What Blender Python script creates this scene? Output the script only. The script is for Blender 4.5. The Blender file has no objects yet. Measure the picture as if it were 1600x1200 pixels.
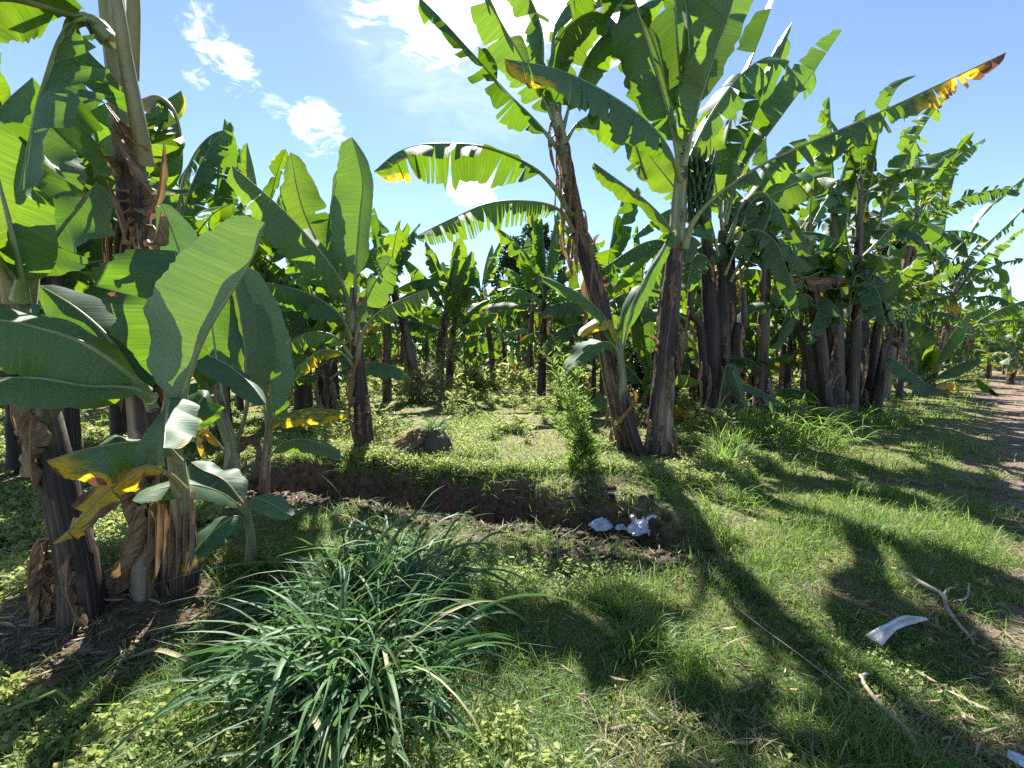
import bpy, math, random
import numpy as np
from mathutils import Vector

R = math.radians
scene = bpy.context.scene
col = scene.collection
rng = np.random.default_rng(7)

# ------------------------------------------------------------------ camera
F = 667.0                       # focal length in pixels of the 1600 px frame
PITCH = R(4.46)
CAM = np.array([0.0, 0.0, 1.5])
cp, sp = math.cos(PITCH), math.sin(PITCH)
SUN_AZ, SUN_EL = R(-10), R(46)


def ray(px, py):
    u, v = (px - 800) / F, (600 - py) / F
    return np.array([u, cp + v * sp, -sp + v * cp])


def P(px, py, d):
    """world point seen at pixel px,py, d metres ahead of the camera"""
    r = ray(px, py)
    return CAM + r * (d / r[1])


# ------------------------------------------------------------------ noise and terrain
def hash2(ix, iy, s):
    h = (ix * 374761393 + iy * 668265263 + s * 974634777) & 0xFFFFFFFF
    h = ((h ^ (h >> 13)) * 1274126177) & 0xFFFFFFFF
    h = (h ^ (h >> 16)) & 0xFFFFFFFF
    return h / 4294967295.0


def vnoise(x, y, s=0):
    x = np.asarray(x, float); y = np.asarray(y, float)
    ix = np.floor(x).astype(np.int64); iy = np.floor(y).astype(np.int64)
    fx = x - ix; fy = y - iy
    fx = fx * fx * (3 - 2 * fx); fy = fy * fy * (3 - 2 * fy)
    a = hash2(ix, iy, s); b = hash2(ix + 1, iy, s); c = hash2(ix, iy + 1, s); d = hash2(ix + 1, iy + 1, s)
    return (a * (1 - fx) + b * fx) * (1 - fy) + (c * (1 - fx) + d * fx) * fy


def fbm(x, y, s=0, o=4):
    t, a, n = 0, 1, 0
    for k in range(o):
        t = t + a * vnoise(x * 2 ** k + 17.3 * k, y * 2 ** k - 9.1 * k, s + k); n += a; a *= .5
    return t / n * 2 - 1


def sst(a, b, x):
    t = np.clip((x - a) / (b - a), 0, 1)
    return t * t * (3 - 2 * t)


DX = np.array([-6, -2.8, -1.7, -0.6, 0.2, 0.8, 1.3, 1.8, 2.4, 6])
DY = np.array([5.4, 5.0, 4.75, 4.45, 4.1, 3.75, 3.35, 3.0, 2.55, .5])


def ditch(x, y):
    yc = np.interp(x, DX, DY) + .24 * fbm(x * 2.3, y * 0 + 3, 5, 3)
    fade = sst(-4.2, -2.8, x) * (1 - sst(1.0, 2.0, x))
    return y - yc, fade


def path_dist(x, y):
    return (x - 1.85) * .67 - (y - 2.0) * .74


def zg(x, y):
    x = np.asarray(x, float); y = np.asarray(y, float)
    near = np.exp(-((x * x + (y - 3) ** 2) / 120))
    z = .06 * fbm(x * .7, y * .7, 1, 3) * near + .02 * fbm(x * 3.1, y * 3.1, 2, 3) * near
    s, f = ditch(x, y)
    prof = np.where(s < 0, np.exp(-(s / .42) ** 2), np.exp(-(s / .16) ** 2))
    rough = 1 + .5 * fbm(x * 4, y * 4, 9, 3)
    z = z - .30 * prof * f * rough
    z = z + .16 * sst(.0, .3, s) * f * (1 - .8 * sst(.4, 3.5, s))
    zone = np.exp(-((s + .25) / .7) ** 2) * f
    z = z + zone * (.085 * fbm(x * 5, y * 5, 11, 4) + .05 * fbm(x * 14, y * 14, 12, 3))
    z = z + .20 * np.exp(-((x + 2.1) ** 2 + (y - 2.75) ** 2) / .9) + .02 * fbm(x * 8, y * 8, 20, 3) * np.exp(-((x + 2.1) ** 2 + (y - 2.3) ** 2) / 1.2)
    z = z + .22 * np.exp(-((x - .05) ** 2 + (y - 6.2) ** 2) * 0) * 0
    p = path_dist(x, y)
    z = z - .05 * sst(-.1, .35, p) * (1 - sst(2.2, 2.8, p))
    return z


def dirt(x, y):
    """0 = covered ground, 1 = bare soil"""
    s, f = ditch(x, y)
    n = fbm(x * 2.3, y * 2.3, 31, 4)
    d = np.exp(-((s + .36) / .66) ** 2) * 1.1 * f * (1 + .25 * n)
    m = np.exp(-(((x + 2.05) / .85) ** 2 + ((y - 2.1) / .42) ** 2)) * 1.25
    p = path_dist(x, y) + .5 * n
    pth = sst(-.1, .6, p) * (1 - sst(2.0, 2.6, p)) * .95
    r1 = .8 * np.exp(-(np.abs((x - 1.75) * .80 + (y - 2.75) * .60 + .12 * n) / .10) ** 2) * sst(1.1, 1.5, x) * (1 - sst(2.2, 2.9, x))
    r2 = .7 * np.exp(-((y - 4.75 + .35 * (x - 4.8) + .2 * n) / .16) ** 2) * sst(3.4, 4.2, x)
    sand = .8 * np.exp(-(((x - .2) / 1.2) ** 2 + ((y - 5.0) / .35) ** 2)) * (.6 + n)
    bk = .75 * np.exp(-((x - 2.9) ** 2 / .9 + (y - 6.0) ** 2 / .5))
    sp_ = sst(.28, .6, n) * .5 * (x < .3) * (y < 5)
    return np.clip(np.maximum.reduce([d, m, pth, r1, r2, sand, bk, sp_]), 0, 1)


def G(px, py):
    r = ray(px, py)
    t = 1.0
    for _ in range(4000):
        q = CAM + r * t
        if q[2] <= float(zg(q[0], q[1])):
            return q
        t += .01 if t < 12 else .05
    return q


# ------------------------------------------------------------------ helpers
def tag(o, label=None, cat=None, group=None, kind=None):
    if label: o['label'] = label
    if cat: o['category'] = cat
    if group: o['group'] = group
    if kind: o['kind'] = kind
    return o


def empty(name, loc):
    o = bpy.data.objects.new(name, None)
    o.location = [float(v) for v in loc]; o.empty_display_size = .2
    col.objects.link(o)
    return o


def link_mesh(name, V, faces, mats, parent=None, uv=None, attrs=None, fm=None, smooth=True):
    """V in world coordinates; faces = list of index tuples or int array (n,3|4)"""
    me = bpy.data.meshes.new(name)
    V = np.asarray(V, np.float32)
    if parent is not None:
        V = V - np.array(parent_world(parent), np.float32)
    if isinstance(faces, np.ndarray):
        nf, k = faces.shape
        me.vertices.add(len(V)); me.vertices.foreach_set('co', V.ravel())
        me.loops.add(nf * k); me.loops.foreach_set('vertex_index', faces.astype(np.int32).ravel())
        me.polygons.add(nf)
        me.polygons.foreach_set('loop_start', np.arange(0, nf * k, k, dtype=np.int32))
        me.update(calc_edges=True)
    else:
        me.from_pydata(V.tolist(), [], [tuple(int(i) for i in f) for f in faces])
    if uv is not None:
        l = me.uv_layers.new(name='UVMap')
        idx = np.empty(len(me.loops), np.int32); me.loops.foreach_get('vertex_index', idx)
        l.data.foreach_set('uv', np.asarray(uv, np.float32)[idx].ravel())
    for k, a in (attrs or {}).items():
        at = me.attributes.new(k, 'FLOAT', 'POINT'); at.data.foreach_set('value', np.asarray(a, np.float32))
    for m in (mats if isinstance(mats, (list, tuple)) else [mats]):
        me.materials.append(m)
    if fm is not None:
        me.polygons.foreach_set('material_index', np.asarray(fm, np.int32))
    if smooth:
        me.polygons.foreach_set('use_smooth', np.ones(len(me.polygons), bool))
    me.update()
    o = bpy.data.objects.new(name, me); col.objects.link(o)
    if parent is not None: o.parent = parent
    return o


def parent_world(o):
    v = Vector((0, 0, 0))
    while o is not None:
        v += o.location; o = o.parent
    return v


def spline(pts, n):
    """Catmull-Rom through pts, resampled to n points of equal arc length"""
    p = np.asarray(pts, float)
    if len(p) == 2:
        p = np.array([p[0], (p[0] + p[1]) / 2, p[1]])
    e = np.vstack([2 * p[0] - p[1], p, 2 * p[-1] - p[-2]])
    out = []
    for i in range(1, len(e) - 2):
        a, b, c, d = e[i - 1], e[i], e[i + 1], e[i + 2]
        t = np.linspace(0, 1, 16, endpoint=False)[:, None]
        out.append(.5 * (2 * b + (c - a) * t + (2 * a - 5 * b + 4 * c - d) * t ** 2 + (3 * b - a - 3 * c + d) * t ** 3))
    out = np.vstack(out + [p[-1:]])
    L = np.r_[0, np.cumsum(np.linalg.norm(np.diff(out, axis=0), axis=1))]
    s = np.linspace(0, L[-1], n)
    return np.stack([np.interp(s, L, out[:, k]) for k in range(3)], 1), L[-1]


def frames(C, face, at=None):
    """tangent, normal, side along curve C; normal is FACE made square at sample AT, then carried along"""
    n = len(C)
    T = np.gradient(C, axis=0); T /= np.linalg.norm(T, axis=1)[:, None] + 1e-9
    k = n // 2 if at is None else at
    f = np.asarray(face, float)
    N = np.zeros_like(C)
    v = f - f.dot(T[k]) * T[k]
    if np.linalg.norm(v) < 1e-3: v = np.array([.3, -.9, .3]) - np.array([.3, -.9, .3]).dot(T[k]) * T[k]
    N[k] = v / np.linalg.norm(v)
    for i in list(range(k + 1, n)) + list(range(k - 1, -1, -1)):
        q = N[i - 1] if i > k else N[i + 1]
        v = q - q.dot(T[i]) * T[i]; N[i] = v / np.linalg.norm(v)
    return T, N, np.cross(T, N)


def tube(C, rad, nth=8, caps=True):
    C = np.asarray(C, float); n = len(C)
    T, N, S = frames(C, (0.31, -.85, .42))
    th = np.linspace(0, 2 * math.pi, nth, endpoint=False)
    rad = np.asarray(rad, float).reshape(n, -1)
    V = C[:, None, :] + rad[:, :, None] * (np.cos(th)[None, :, None] * S[:, None, :] + np.sin(th)[None, :, None] * N[:, None, :])
    i = np.arange(n - 1)[:, None]; j = np.arange(nth)[None, :]; j2 = (j + 1) % nth
    Fq = np.stack([i * nth + j, i * nth + j2, (i + 1) * nth + j2, (i + 1) * nth + j], -1).reshape(-1, 4)
    return V.reshape(-1, 3), Fq


# ------------------------------------------------------------------ materials
class NT:
    def __init__(self, name):
        self.m = bpy.data.materials.new(name); self.m.use_nodes = True
        self.t = self.m.node_tree; self.t.nodes.clear()
        self.out = self.n('ShaderNodeOutputMaterial')

    def n(self, typ, **kw):
        nd = self.t.nodes.new(typ)
        for k, v in kw.items():
            if k.startswith('_'): setattr(nd, k[1:], v)
            else: self.set(nd.inputs[k.replace('__', ' ')], v)
        return nd

    def set(self, sock, v):
        if isinstance(v, bpy.types.NodeSocket): self.t.links.new(v, sock)
        else: sock.default_value = v

    def math(self, op, a, b=0.0, c=0.0, clamp=False):
        nd = self.t.nodes.new('ShaderNodeMath'); nd.operation = op; nd.use_clamp = clamp
        self.set(nd.inputs[0], a); self.set(nd.inputs[1], b); self.set(nd.inputs[2], c)
        return nd.outputs[0]

    def mix(self, f, a, b, blend='MIX'):
        nd = self.t.nodes.new('ShaderNodeMix'); nd.data_type = 'RGBA'; nd.blend_type = blend
        self.set(nd.inputs[0], f); self.set(nd.inputs[6], col4(a)); self.set(nd.inputs[7], col4(b))
        return nd.outputs[2]

    def noise(self, vec, scale, detail=3, rough=.55):
        nd = self.t.nodes.new('ShaderNodeTexNoise')
        if vec is not None: self.set(nd.inputs['Vector'], vec)
        nd.inputs['Scale'].default_value = scale; nd.inputs['Detail'].default_value = detail; nd.inputs['Roughness'].default_value = rough
        return nd.outputs['Fac']

    def sm(self, x, a, b):
        nd = self.t.nodes.new('ShaderNodeMapRange'); nd.interpolation_type = 'SMOOTHSTEP'
        self.set(nd.inputs[0], x); nd.inputs[1].default_value = a; nd.inputs[2].default_value = b
        return nd.outputs[0]

    def attr(self, name):
        nd = self.t.nodes.new('ShaderNodeAttribute'); nd.attribute_name = name
        return nd.outputs['Fac']

    def uvscale(self, sx, sy, sz=1.0, rnd=True):
        u = self.t.nodes.new('ShaderNodeTexCoord'); m = self.t.nodes.new('ShaderNodeMapping')
        m.inputs['Scale'].default_value = (sx, sy, sz)
        self.t.links.new(u.outputs['UV'], m.inputs['Vector'])
        if rnd:
            oi = self.t.nodes.new('ShaderNodeObjectInfo'); c = self.t.nodes.new('ShaderNodeCombineXYZ')
            self.set(c.inputs[2], self.math('MULTIPLY', oi.outputs['Random'], 37.0)); self.set(c.inputs[0], self.math('MULTIPLY', oi.outputs['Random'], 11.0))
            self.t.links.new(c.outputs[0], m.inputs['Location'])
        return m.outputs[0]

    def rand(self):
        return self.t.nodes.new('ShaderNodeObjectInfo').outputs['Random']

    def finish(self, color, rough=.5, spec=.4, trans=None, tfac=.4, bump=None, bstr=.3, bdist=.01):
        p = self.t.nodes.new('ShaderNodeBsdfPrincipled')
        self.set(p.inputs['Base Color'], col4(color)); self.set(p.inputs['Roughness'], rough); self.set(p.inputs['Specular IOR Level'], spec)
        if bump is not None:
            b = self.t.nodes.new('ShaderNodeBump'); b.inputs['Strength'].default_value = bstr; b.inputs['Distance'].default_value = bdist
            self.set(b.inputs['Height'], bump); self.t.links.new(b.outputs[0], p.inputs['Normal'])
        res = p.outputs[0]
        if trans is not None:
            t = self.t.nodes.new('ShaderNodeBsdfTranslucent'); self.set(t.inputs[0], col4(trans))
            mx = self.t.nodes.new('ShaderNodeMixShader'); self.set(mx.inputs[0], tfac)
            self.t.links.new(res, mx.inputs[1]); self.t.links.new(t.outputs[0], mx.inputs[2]); res = mx.outputs[0]
        self.t.links.new(res, self.out.inputs[0])
        return self.m


def col4(c):
    return (*c, 1.0) if isinstance(c, tuple) and len(c) == 3 else c


def leaf_material():
    k = NT('banana_leaf')
    rnd = k.rand()
    vein = k.noise(k.uvscale(55, .7), 1.0, 3, .6)
    fine = k.noise(k.uvscale(190, .9), 1.0, 2, .5)
    blot = k.noise(k.uvscale(2.2, 1.6), 1.0, 4, .6)
    spots = k.noise(k.uvscale(9, 5), 1.0, 4, .65)
    wear = k.math('ADD', k.attr('wear'), k.math('MULTIPLY', k.math('SUBTRACT', spots, .5), .55))
    g = k.mix(k.sm(blot, .3, .7), (.026, .078, .048), (.044, .112, .050))
    g = k.mix(k.math('MULTIPLY', rnd, .55), g, (.052, .130, .034))
    g = k.mix(k.math('MULTIPLY', k.sm(vein, .45, .75), .35), g, (.055, .13, .035))
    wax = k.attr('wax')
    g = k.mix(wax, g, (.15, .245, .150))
    speck = k.math('MULTIPLY', k.sm(k.noise(k.uvscale(26, 16), 1.0, 3, .7), .66, .72), .7)
    g = k.mix(speck, g, (.09, .06, .025))
    y1, y2 = k.sm(wear, .36, .5), k.sm(wear, .60, .68)
    brn = k.mix(k.sm(spots, .35, .65), (.035, .016, .009), (.15, .06, .02))
    brn = k.mix(k.sm(blot, .5, .75), brn, (.24, .19, .13))
    c = k.mix(y2, k.mix(y1, g, (.42, .30, .02)), brn)
    tg = k.mix(rnd, (.110, .225, .006), (.225, .345, .009))
    tg = k.mix(k.math('MULTIPLY', k.sm(fine, .35, .7), .5), tg, (.05, .145, .004))
    tg = k.mix(k.math('MULTIPLY', k.sm(vein, .5, .7), .3), tg, (.34, .55, .03))
    t = k.mix(y2, k.mix(y1, tg, (.8, .55, .02)), (.32, .12, .03))
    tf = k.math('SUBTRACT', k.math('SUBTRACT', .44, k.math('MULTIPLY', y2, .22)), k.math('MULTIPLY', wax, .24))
    bump = k.math('ADD', vein, k.math('MULTIPLY', fine, .5))
    rough = k.math('ADD', .47, k.math('MULTIPLY', blot, .22))
    return k.finish(c, rough, .5, t, tf, bump, .35, .006)


def rib_material():
    k = NT('leaf_rib')
    rnd = k.rand(); w = k.attr('wear'); n = k.noise(k.uvscale(6, 3), 1.0, 3)
    g = k.mix(k.sm(n, .3, .7), (.14, .20, .07), (.27, .31, .16))
    g = k.mix(k.math('MULTIPLY', k.sm(rnd, .6, .75), .4), g, (.24, .14, .09))
    c = k.mix(k.sm(w, .4, .7), g, (.22, .11, .05))
    return k.finish(c, .4, .4, c, .12, n, .2, .004)


def stem_material():
    k = NT('pseudostem_sheath')
    h = k.attr('h'); green = k.attr('green'); rnd = k.rand()
    f1 = k.noise(k.uvscale(11, .55), 1.0, 5, .65)
    f2 = k.noise(k.uvscale(42, 1.1), 1.0, 4, .6)
    bl = k.noise(k.uvscale(2.4, 1.7), 1.0, 4, .6)
    c = k.mix(k.sm(f1, .3, .7), (.028, .020, .019), (.165, .112, .082))
    c = k.mix(k.math('MULTIPLY', k.sm(f2, .48, .72), .8), c, (.34, .27, .20))
    c = k.mix(k.math('MULTIPLY', k.sm(bl, .53, .66), .85), c, (.018, .012, .014))
    c = k.mix(k.math('MULTIPLY', k.sm(bl, .28, .42), k.math('MULTIPLY', rnd, -.5), ), c, c)
    sh = k.attr('sheath')
    c = k.mix(k.math('MULTIPLY', k.sm(sh, .62, .70), .75), c, k.mix(k.sm(f1, .3, .7), (.16, .125, .095), (.40, .34, .27)))
    c = k.mix(k.math('MULTIPLY', k.sm(sh, .36, .30), .8), c, k.mix(k.sm(f2, .4, .7), (.022, .014, .018), (.085, .055, .055)))
    c = k.mix(k.math('MULTIPLY', k.math('MULTIPLY', k.sm(sh, .40, .44), k.sm(sh, .54, .50)), .6), c, k.mix(f1, (.09, .10, .045), (.20, .20, .10)))
    red = k.math('MULTIPLY', k.sm(h, .22, .0), k.sm(f1, .45, .7))
    c = k.mix(k.math('MULTIPLY', red, .6), c, (.10, .022, .016))
    gr = k.mix(k.sm(f1, .35, .7), (.16, .18, .085), (.36, .35, .25))
    gr = k.mix(k.math('MULTIPLY', k.sm(bl, .55, .66), .8), gr, (.035, .025, .03))
    c = k.mix(k.sm(k.math('ADD', green, k.math('MULTIPLY', k.math('SUBTRACT', bl, .5), .7)), .35, .65), c, gr)
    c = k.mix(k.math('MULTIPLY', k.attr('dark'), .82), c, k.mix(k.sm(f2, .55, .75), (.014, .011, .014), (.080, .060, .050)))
    bump = k.math('ADD', f1, k.math('MULTIPLY', f2, .6))
    return k.finish(c, .62, .3, None, 0, bump, .8, .02)


def dry_material():
    k = NT('dry_leaf')
    f = k.noise(k.uvscale(30, 1.2), 1.0, 4); b = k.noise(k.uvscale(3, 2), 1.0, 3); rnd = k.rand()
    c = k.mix(k.sm(f, .3, .7), (.045, .026, .015), (.27, .18, .11))
    c = k.mix(k.math('MULTIPLY', k.sm(b, .5, .7), .7), c, (.03, .018, .014))
    c = k.mix(k.math('MULTIPLY', rnd, .4), c, (.33, .27, .2))
    return k.finish(c, .75, .2, (.35, .2, .08), .2, f, .22, .01)


def plant_material(name, lo, hi, tr, tfac=.4, rough=.5, dry=None, scale=.6, dry_from=.90):
    """grass and weeds: colour varies blade by blade (attribute tone) and in drifts over the ground"""
    k = NT(name)
    tone = k.attr('tone')
    g = k.t.nodes.new('ShaderNodeNewGeometry').outputs['Position']
    n = k.noise(g, scale, 3)
    f = k.math('ADD', k.math('MULTIPLY', tone, .6), k.math('MULTIPLY', k.sm(n, .3, .7), .4))
    c = k.mix(f, lo, hi)
    if dry: c = k.mix(k.sm(tone, dry_from, dry_from + .03), c, dry)
    t = k.mix(.5, c, tr)
    t = k.mix(k.math('MULTIPLY', tone, .4), t, tr)
    return k.finish(c, rough, .35, t, tfac)


def soil_material():
    k = NT('ground_soil')
    g = k.t.nodes.new('ShaderNodeNewGeometry').outputs['Position']
    d = k.attr('dirt'); p = k.attr('path')
    n1 = k.noise(g, 2.2, 6, .6); n2 = k.noise(g, 14, 5, .65); n3 = k.noise(g, 60, 4, .6)
    soil = k.mix(k.sm(n2, .3, .7), (.042, .028, .021), (.150, .102, .074))
    soil = k.mix(k.math('MULTIPLY', k.sm(n3, .5, .7), .5), soil, (.17, .115, .08))
    soil = k.mix(k.math('MULTIPLY', k.sm(n1, .5, .7), .5), soil, (.10, .05, .032))
    pth = k.mix(k.sm(n2, .3, .7), (.12, .085, .065), (.26, .19, .145))
    soil = k.mix(p, soil, pth)
    cov = k.mix(k.sm(n2, .3, .7), (.070, .066, .026), (.185, .165, .075))
    cov = k.mix(k.math('MULTIPLY', k.sm(n3, .45, .7), .5), cov, (.30, .25, .135))
    far = k.attr('far')
    c = k.mix(k.sm(k.math('ADD', d, k.math('MULTIPLY', k.math('SUBTRACT', n2, .5), .6)), .3, .6), cov, soil)
    bump = k.math('ADD', n2, k.math('MULTIPLY', n3, .5))
    return k.finish(c, .9, .15, None, 0, bump, .9, .03)


def plain(name, a, b, rough=.6, scale=8, spec=.3, trans=None, tfac=.3, bstr=.3):
    k = NT(name)
    o = k.t.nodes.new('ShaderNodeTexCoord').outputs['Object']
    n = k.noise(o, scale, 4)
    return k.finish(k.mix(k.sm(n, .3, .7), a, b), rough, spec, trans, tfac, n, bstr, .01)


M_LEAF, M_RIB, M_STEM, M_DRY = leaf_material(), rib_material(), stem_material(), dry_material()
M_SOIL = soil_material()
M_LAWN = plant_material('lawn_grass', (.036, .105, .022), (.125, .235, .045), (.34, .54, .06), .45, .5, (.36, .31, .17))
M_WEED = plant_material('weed_leaves', (.070, .130, .034), (.310, .350, .125), (.50, .57, .16), .42, .5, (.36, .29, .15))
M_TALL = plant_material('tall_grass_blades', (.030, .082, .038), (.092, .165, .068), (.16, .34, .07), .30, .56, (.27, .25, .12), 2, .945)
M_FERN = plant_material('feathery_weed', (.07, .16, .03), (.22, .34, .08), (.42, .58, .12), .4, .5)
M_STALK = plain('green_stalk', (.07, .12, .03), (.14, .2, .06), .5)
M_SHRUB = plant_material('pale_shrub_leaves', (.10, .12, .06), (.30, .29, .17), (.4, .42, .18), .3, .45)
M_TREE = plant_material('dark_tree_leaves', (.010, .030, .012), (.030, .065, .022), (.08, .16, .03), .25, .45)
M_FAR = plant_material('far_leaves', (.03, .07, .025), (.09, .16, .045), (.25, .42, .05), .4, .45)
M_BARK = plain('tree_bark', (.05, .035, .025), (.12, .09, .06), .8)
M_FRUIT = plain('green_bananas', (.018, .055, .022), (.045, .10, .035), .4, 12)
M_BAG = plain('white_plastic', (.42, .48, .56), (.72, .75, .78), .32, 9, .5, None, 0, .3)
M_PAPER = plain('white_scrap', (.36, .36, .32), (.58, .58, .53), .6, 10, .3, None, 0, .3)
M_STICK = plain('dry_stick', (.20, .15, .10), (.48, .40, .30), .7, 14)
M_STONE = plain('field_stone', (.07, .058, .05), (.17, .145, .12), .8, 9)
M_CLOD = plain('soil_clod', (.030, .019, .014), (.085, .055, .04), .95, 20)
M_ORANGE = plain('orange_cloth', (.65, .17, .01), (.85, .30, .02), .7, 5, .2, (.9, .35, .02), .3)
M_BLUE = plain('blue_sheet', (.03, .13, .42), (.08, .25, .6), .5, 3, .4, (.1, .3, .7), .2)

# ------------------------------------------------------------------ banana leaves
def leaf_geometry(pts, half=(.3, .3), face=(0, -1, .3), fold=(20, 20), curl=(25, 25), pet=.15, tears=0, gap=.25, spread=18,
                  lose=0.0, wear=0.03, edge=0.28, tipwear=0.0, wavy=6, nl=44, ns=6, rib=.022, seed=0, blunt=.45, shred=.0):
    """a banana leaf along the curve through PTS (stalk first). half = (left, right) blade half widths in metres seen from the FACE side with
    the tip up, fold = how far each half hangs back from the face, curl = extra bend towards its margin"""
    r = np.random.default_rng(seed)
    n = nl + 1
    C, L = spline(pts, n)
    T, N, S = frames(C, face)
    t = np.linspace(0, 1, n)
    V, Fc, UV, W = [], [], [], []
    tb = np.clip((t - pet) / (1 - pet), 0, 1)
    prof = np.sin(math.pi * np.clip(tb, 0, 1) ** .82) ** blunt
    prof[(tb <= 0) | (tb >= 1)] = 0
    first = int(np.argmax(tb > 0)) - 1
    first = max(first, 0)
    base = 0
    ph = r.uniform(0, 6.28, 4)
    for sg, hw, fa, cu in ((-1, half[0], fold[0], curl[0]), (1, half[1], fold[1], curl[1])):
        if hw <= 0: continue
        cuts = [first, n - 1]
        if tears:
            lo, hi = first + 2, n - 3
            cand = np.arange(lo, hi); m = min(tears, len(cand) // 1)
            cuts += list(r.choice(cand, m, replace=False))
        cuts = sorted(set(int(c) for c in cuts))
        for a, b in zip(cuts[:-1], cuts[1:]):
            if lose and r.random() < lose and a > first and b < n - 1: continue
            i = np.arange(a, b + 1); tc = (t[a] + t[b]) / 2
            st = a == first; en = b == n - 1
            dang = r.normal(0, spread) if tears else 0
            dcu = r.normal(0, spread * 1.2) if tears else 0
            short = 1 - (r.uniform(0, .22) if (tears and r.random() < .14 + shred) else 0) - shred * r.uniform(0, .5)
            g = gap * r.uniform(.3, 1.3) if tears else 0
            ss = np.linspace(0, 1, ns + 1)
            ang = np.radians(fa + dang + wavy * np.sin(t[i] * 9 + ph[0] + sg) + wavy * .7 * np.sin(t[i] * 23 + ph[1] * sg))
            pos = np.zeros((len(i), ns + 1, 3)); pos[:, 0] = C[i]
            wd = prof[i] * hw * short
            cug = (cu + dcu) * (1 + .25 * np.sin(t[i] * 14 + ph[2]))
            for q in range(1, ns + 1):
                aa = ang + np.radians(cug) * ss[q]
                step = (wd / ns)[:, None] * (np.cos(aa)[:, None] * sg * S[i] - np.sin(aa)[:, None] * N[i])
                # veins run slightly forward; a torn strip narrows towards its end
                fw = .14 * wd / ns
                shr = np.zeros(len(i))
                if tears:
                    shr = (tc - t[i]) * L * g / ns * (1.6 * ss[q])
                    if st: shr = np.minimum(shr, 0)
                    if en: shr = np.maximum(shr, 0)
                pos[:, q] = pos[:, q - 1] + step + (fw + shr)[:, None] * T[i]
            # margins: a slow wobble, small nicks, frayed strip ends
            fr = .03 * np.sin(t[i] * 31 + ph[1]) + .02 * r.normal(0, 1, len(i)) + (r.normal(0, .05, len(i)) if tears else 0) - .12 * (r.random(len(i)) < (.05 if tears else .02))
            pos[:, -1] += fr[:, None] * (pos[:, -1] - pos[:, 0])
            if tears: pos[:, -2] += (.5 * fr)[:, None] * (pos[:, -2] - pos[:, 0]) * .8
            k = len(i)
            V.append(pos.reshape(-1, 3))
            UV.append(np.stack([np.repeat(t[i] * L, ns + 1) + .1 * np.tile(ss, k), np.tile(ss * sg, k)], 1))
            e = np.tile(ss, k); tt = np.repeat(t[i], ns + 1)
            W.append(np.clip(wear + edge * np.clip((e - .45) / .55, 0, 1) * (.6 + .5 * np.sin(tt * 17 + ph[3])) + tipwear * np.clip((tt - .62) / .38, 0, 1), 0, 1))
            ii = np.arange(k - 1)[:, None]; jj = np.arange(ns)[None, :]
            f = np.stack([ii * (ns + 1) + jj, (ii + 1) * (ns + 1) + jj, (ii + 1) * (ns + 1) + jj + 1, ii * (ns + 1) + jj + 1], -1).reshape(-1, 4)
            Fc.append(f + base); base += pos.shape[0] * pos.shape[1]
    V = np.vstack(V); Fc = np.vstack(Fc); UV = np.vstack(UV); W = np.concatenate(W)
    # midrib and stalk
    rr = rib * np.interp(t, [0, pet * .6 + .02, pet + .05, 1], [1.5, 1.0, .62, .10])
    wf = np.concatenate([rr])
    CT = C - N * (rr * .35)[:, None]
    RV, RF = tube(CT, rr, 7)
    RW = np.repeat(np.clip(wear + tipwear * np.clip((t - .6) / .4, 0, 1), 0, 1), 7)
    RUV = np.stack([np.repeat(t * L, 7), np.tile(np.linspace(0, 1, 7), n)], 1)
    return (V, Fc, UV, W), (RV, RF, RUV, RW)


def leaf(parent, pts, split=True, wax=None, mat=None, name='leaf', label=None, **kw):
    if kw.get('seed') is None or 'seed' not in kw:
        kw['seed'] = int(abs(pts[0][0] * 131 + pts[-1][0] * 717 + pts[-1][2] * 359) * 10) % 99991
    B, Rb = leaf_geometry(pts, **kw)
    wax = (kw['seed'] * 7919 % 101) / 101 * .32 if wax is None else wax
    mat = mat or M_LEAF
    if split:
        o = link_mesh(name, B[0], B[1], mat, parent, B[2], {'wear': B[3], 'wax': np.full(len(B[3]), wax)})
        link_mesh('midrib', Rb[0], Rb[1], M_RIB, o, Rb[2], {'wear': Rb[3]})
    else:
        nv = len(B[0])
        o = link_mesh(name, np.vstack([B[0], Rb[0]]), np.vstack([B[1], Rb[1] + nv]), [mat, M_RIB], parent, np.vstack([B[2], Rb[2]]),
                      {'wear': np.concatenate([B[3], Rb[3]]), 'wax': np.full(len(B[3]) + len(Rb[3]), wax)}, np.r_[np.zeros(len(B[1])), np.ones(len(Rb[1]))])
    if label: o['label'] = label
    return o


def pl(parent, pix, d, **kw):
    """leaf through picture points; d = one depth or (first, last) depth"""
    d0, d1 = d if isinstance(d, tuple) else (d, d)
    k = len(pix)
    pts = [P(x, y, d0 + (d1 - d0) * i / (k - 1)) for i, (x, y) in enumerate(pix)]
    return leaf(parent, pts, **kw)


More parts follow.
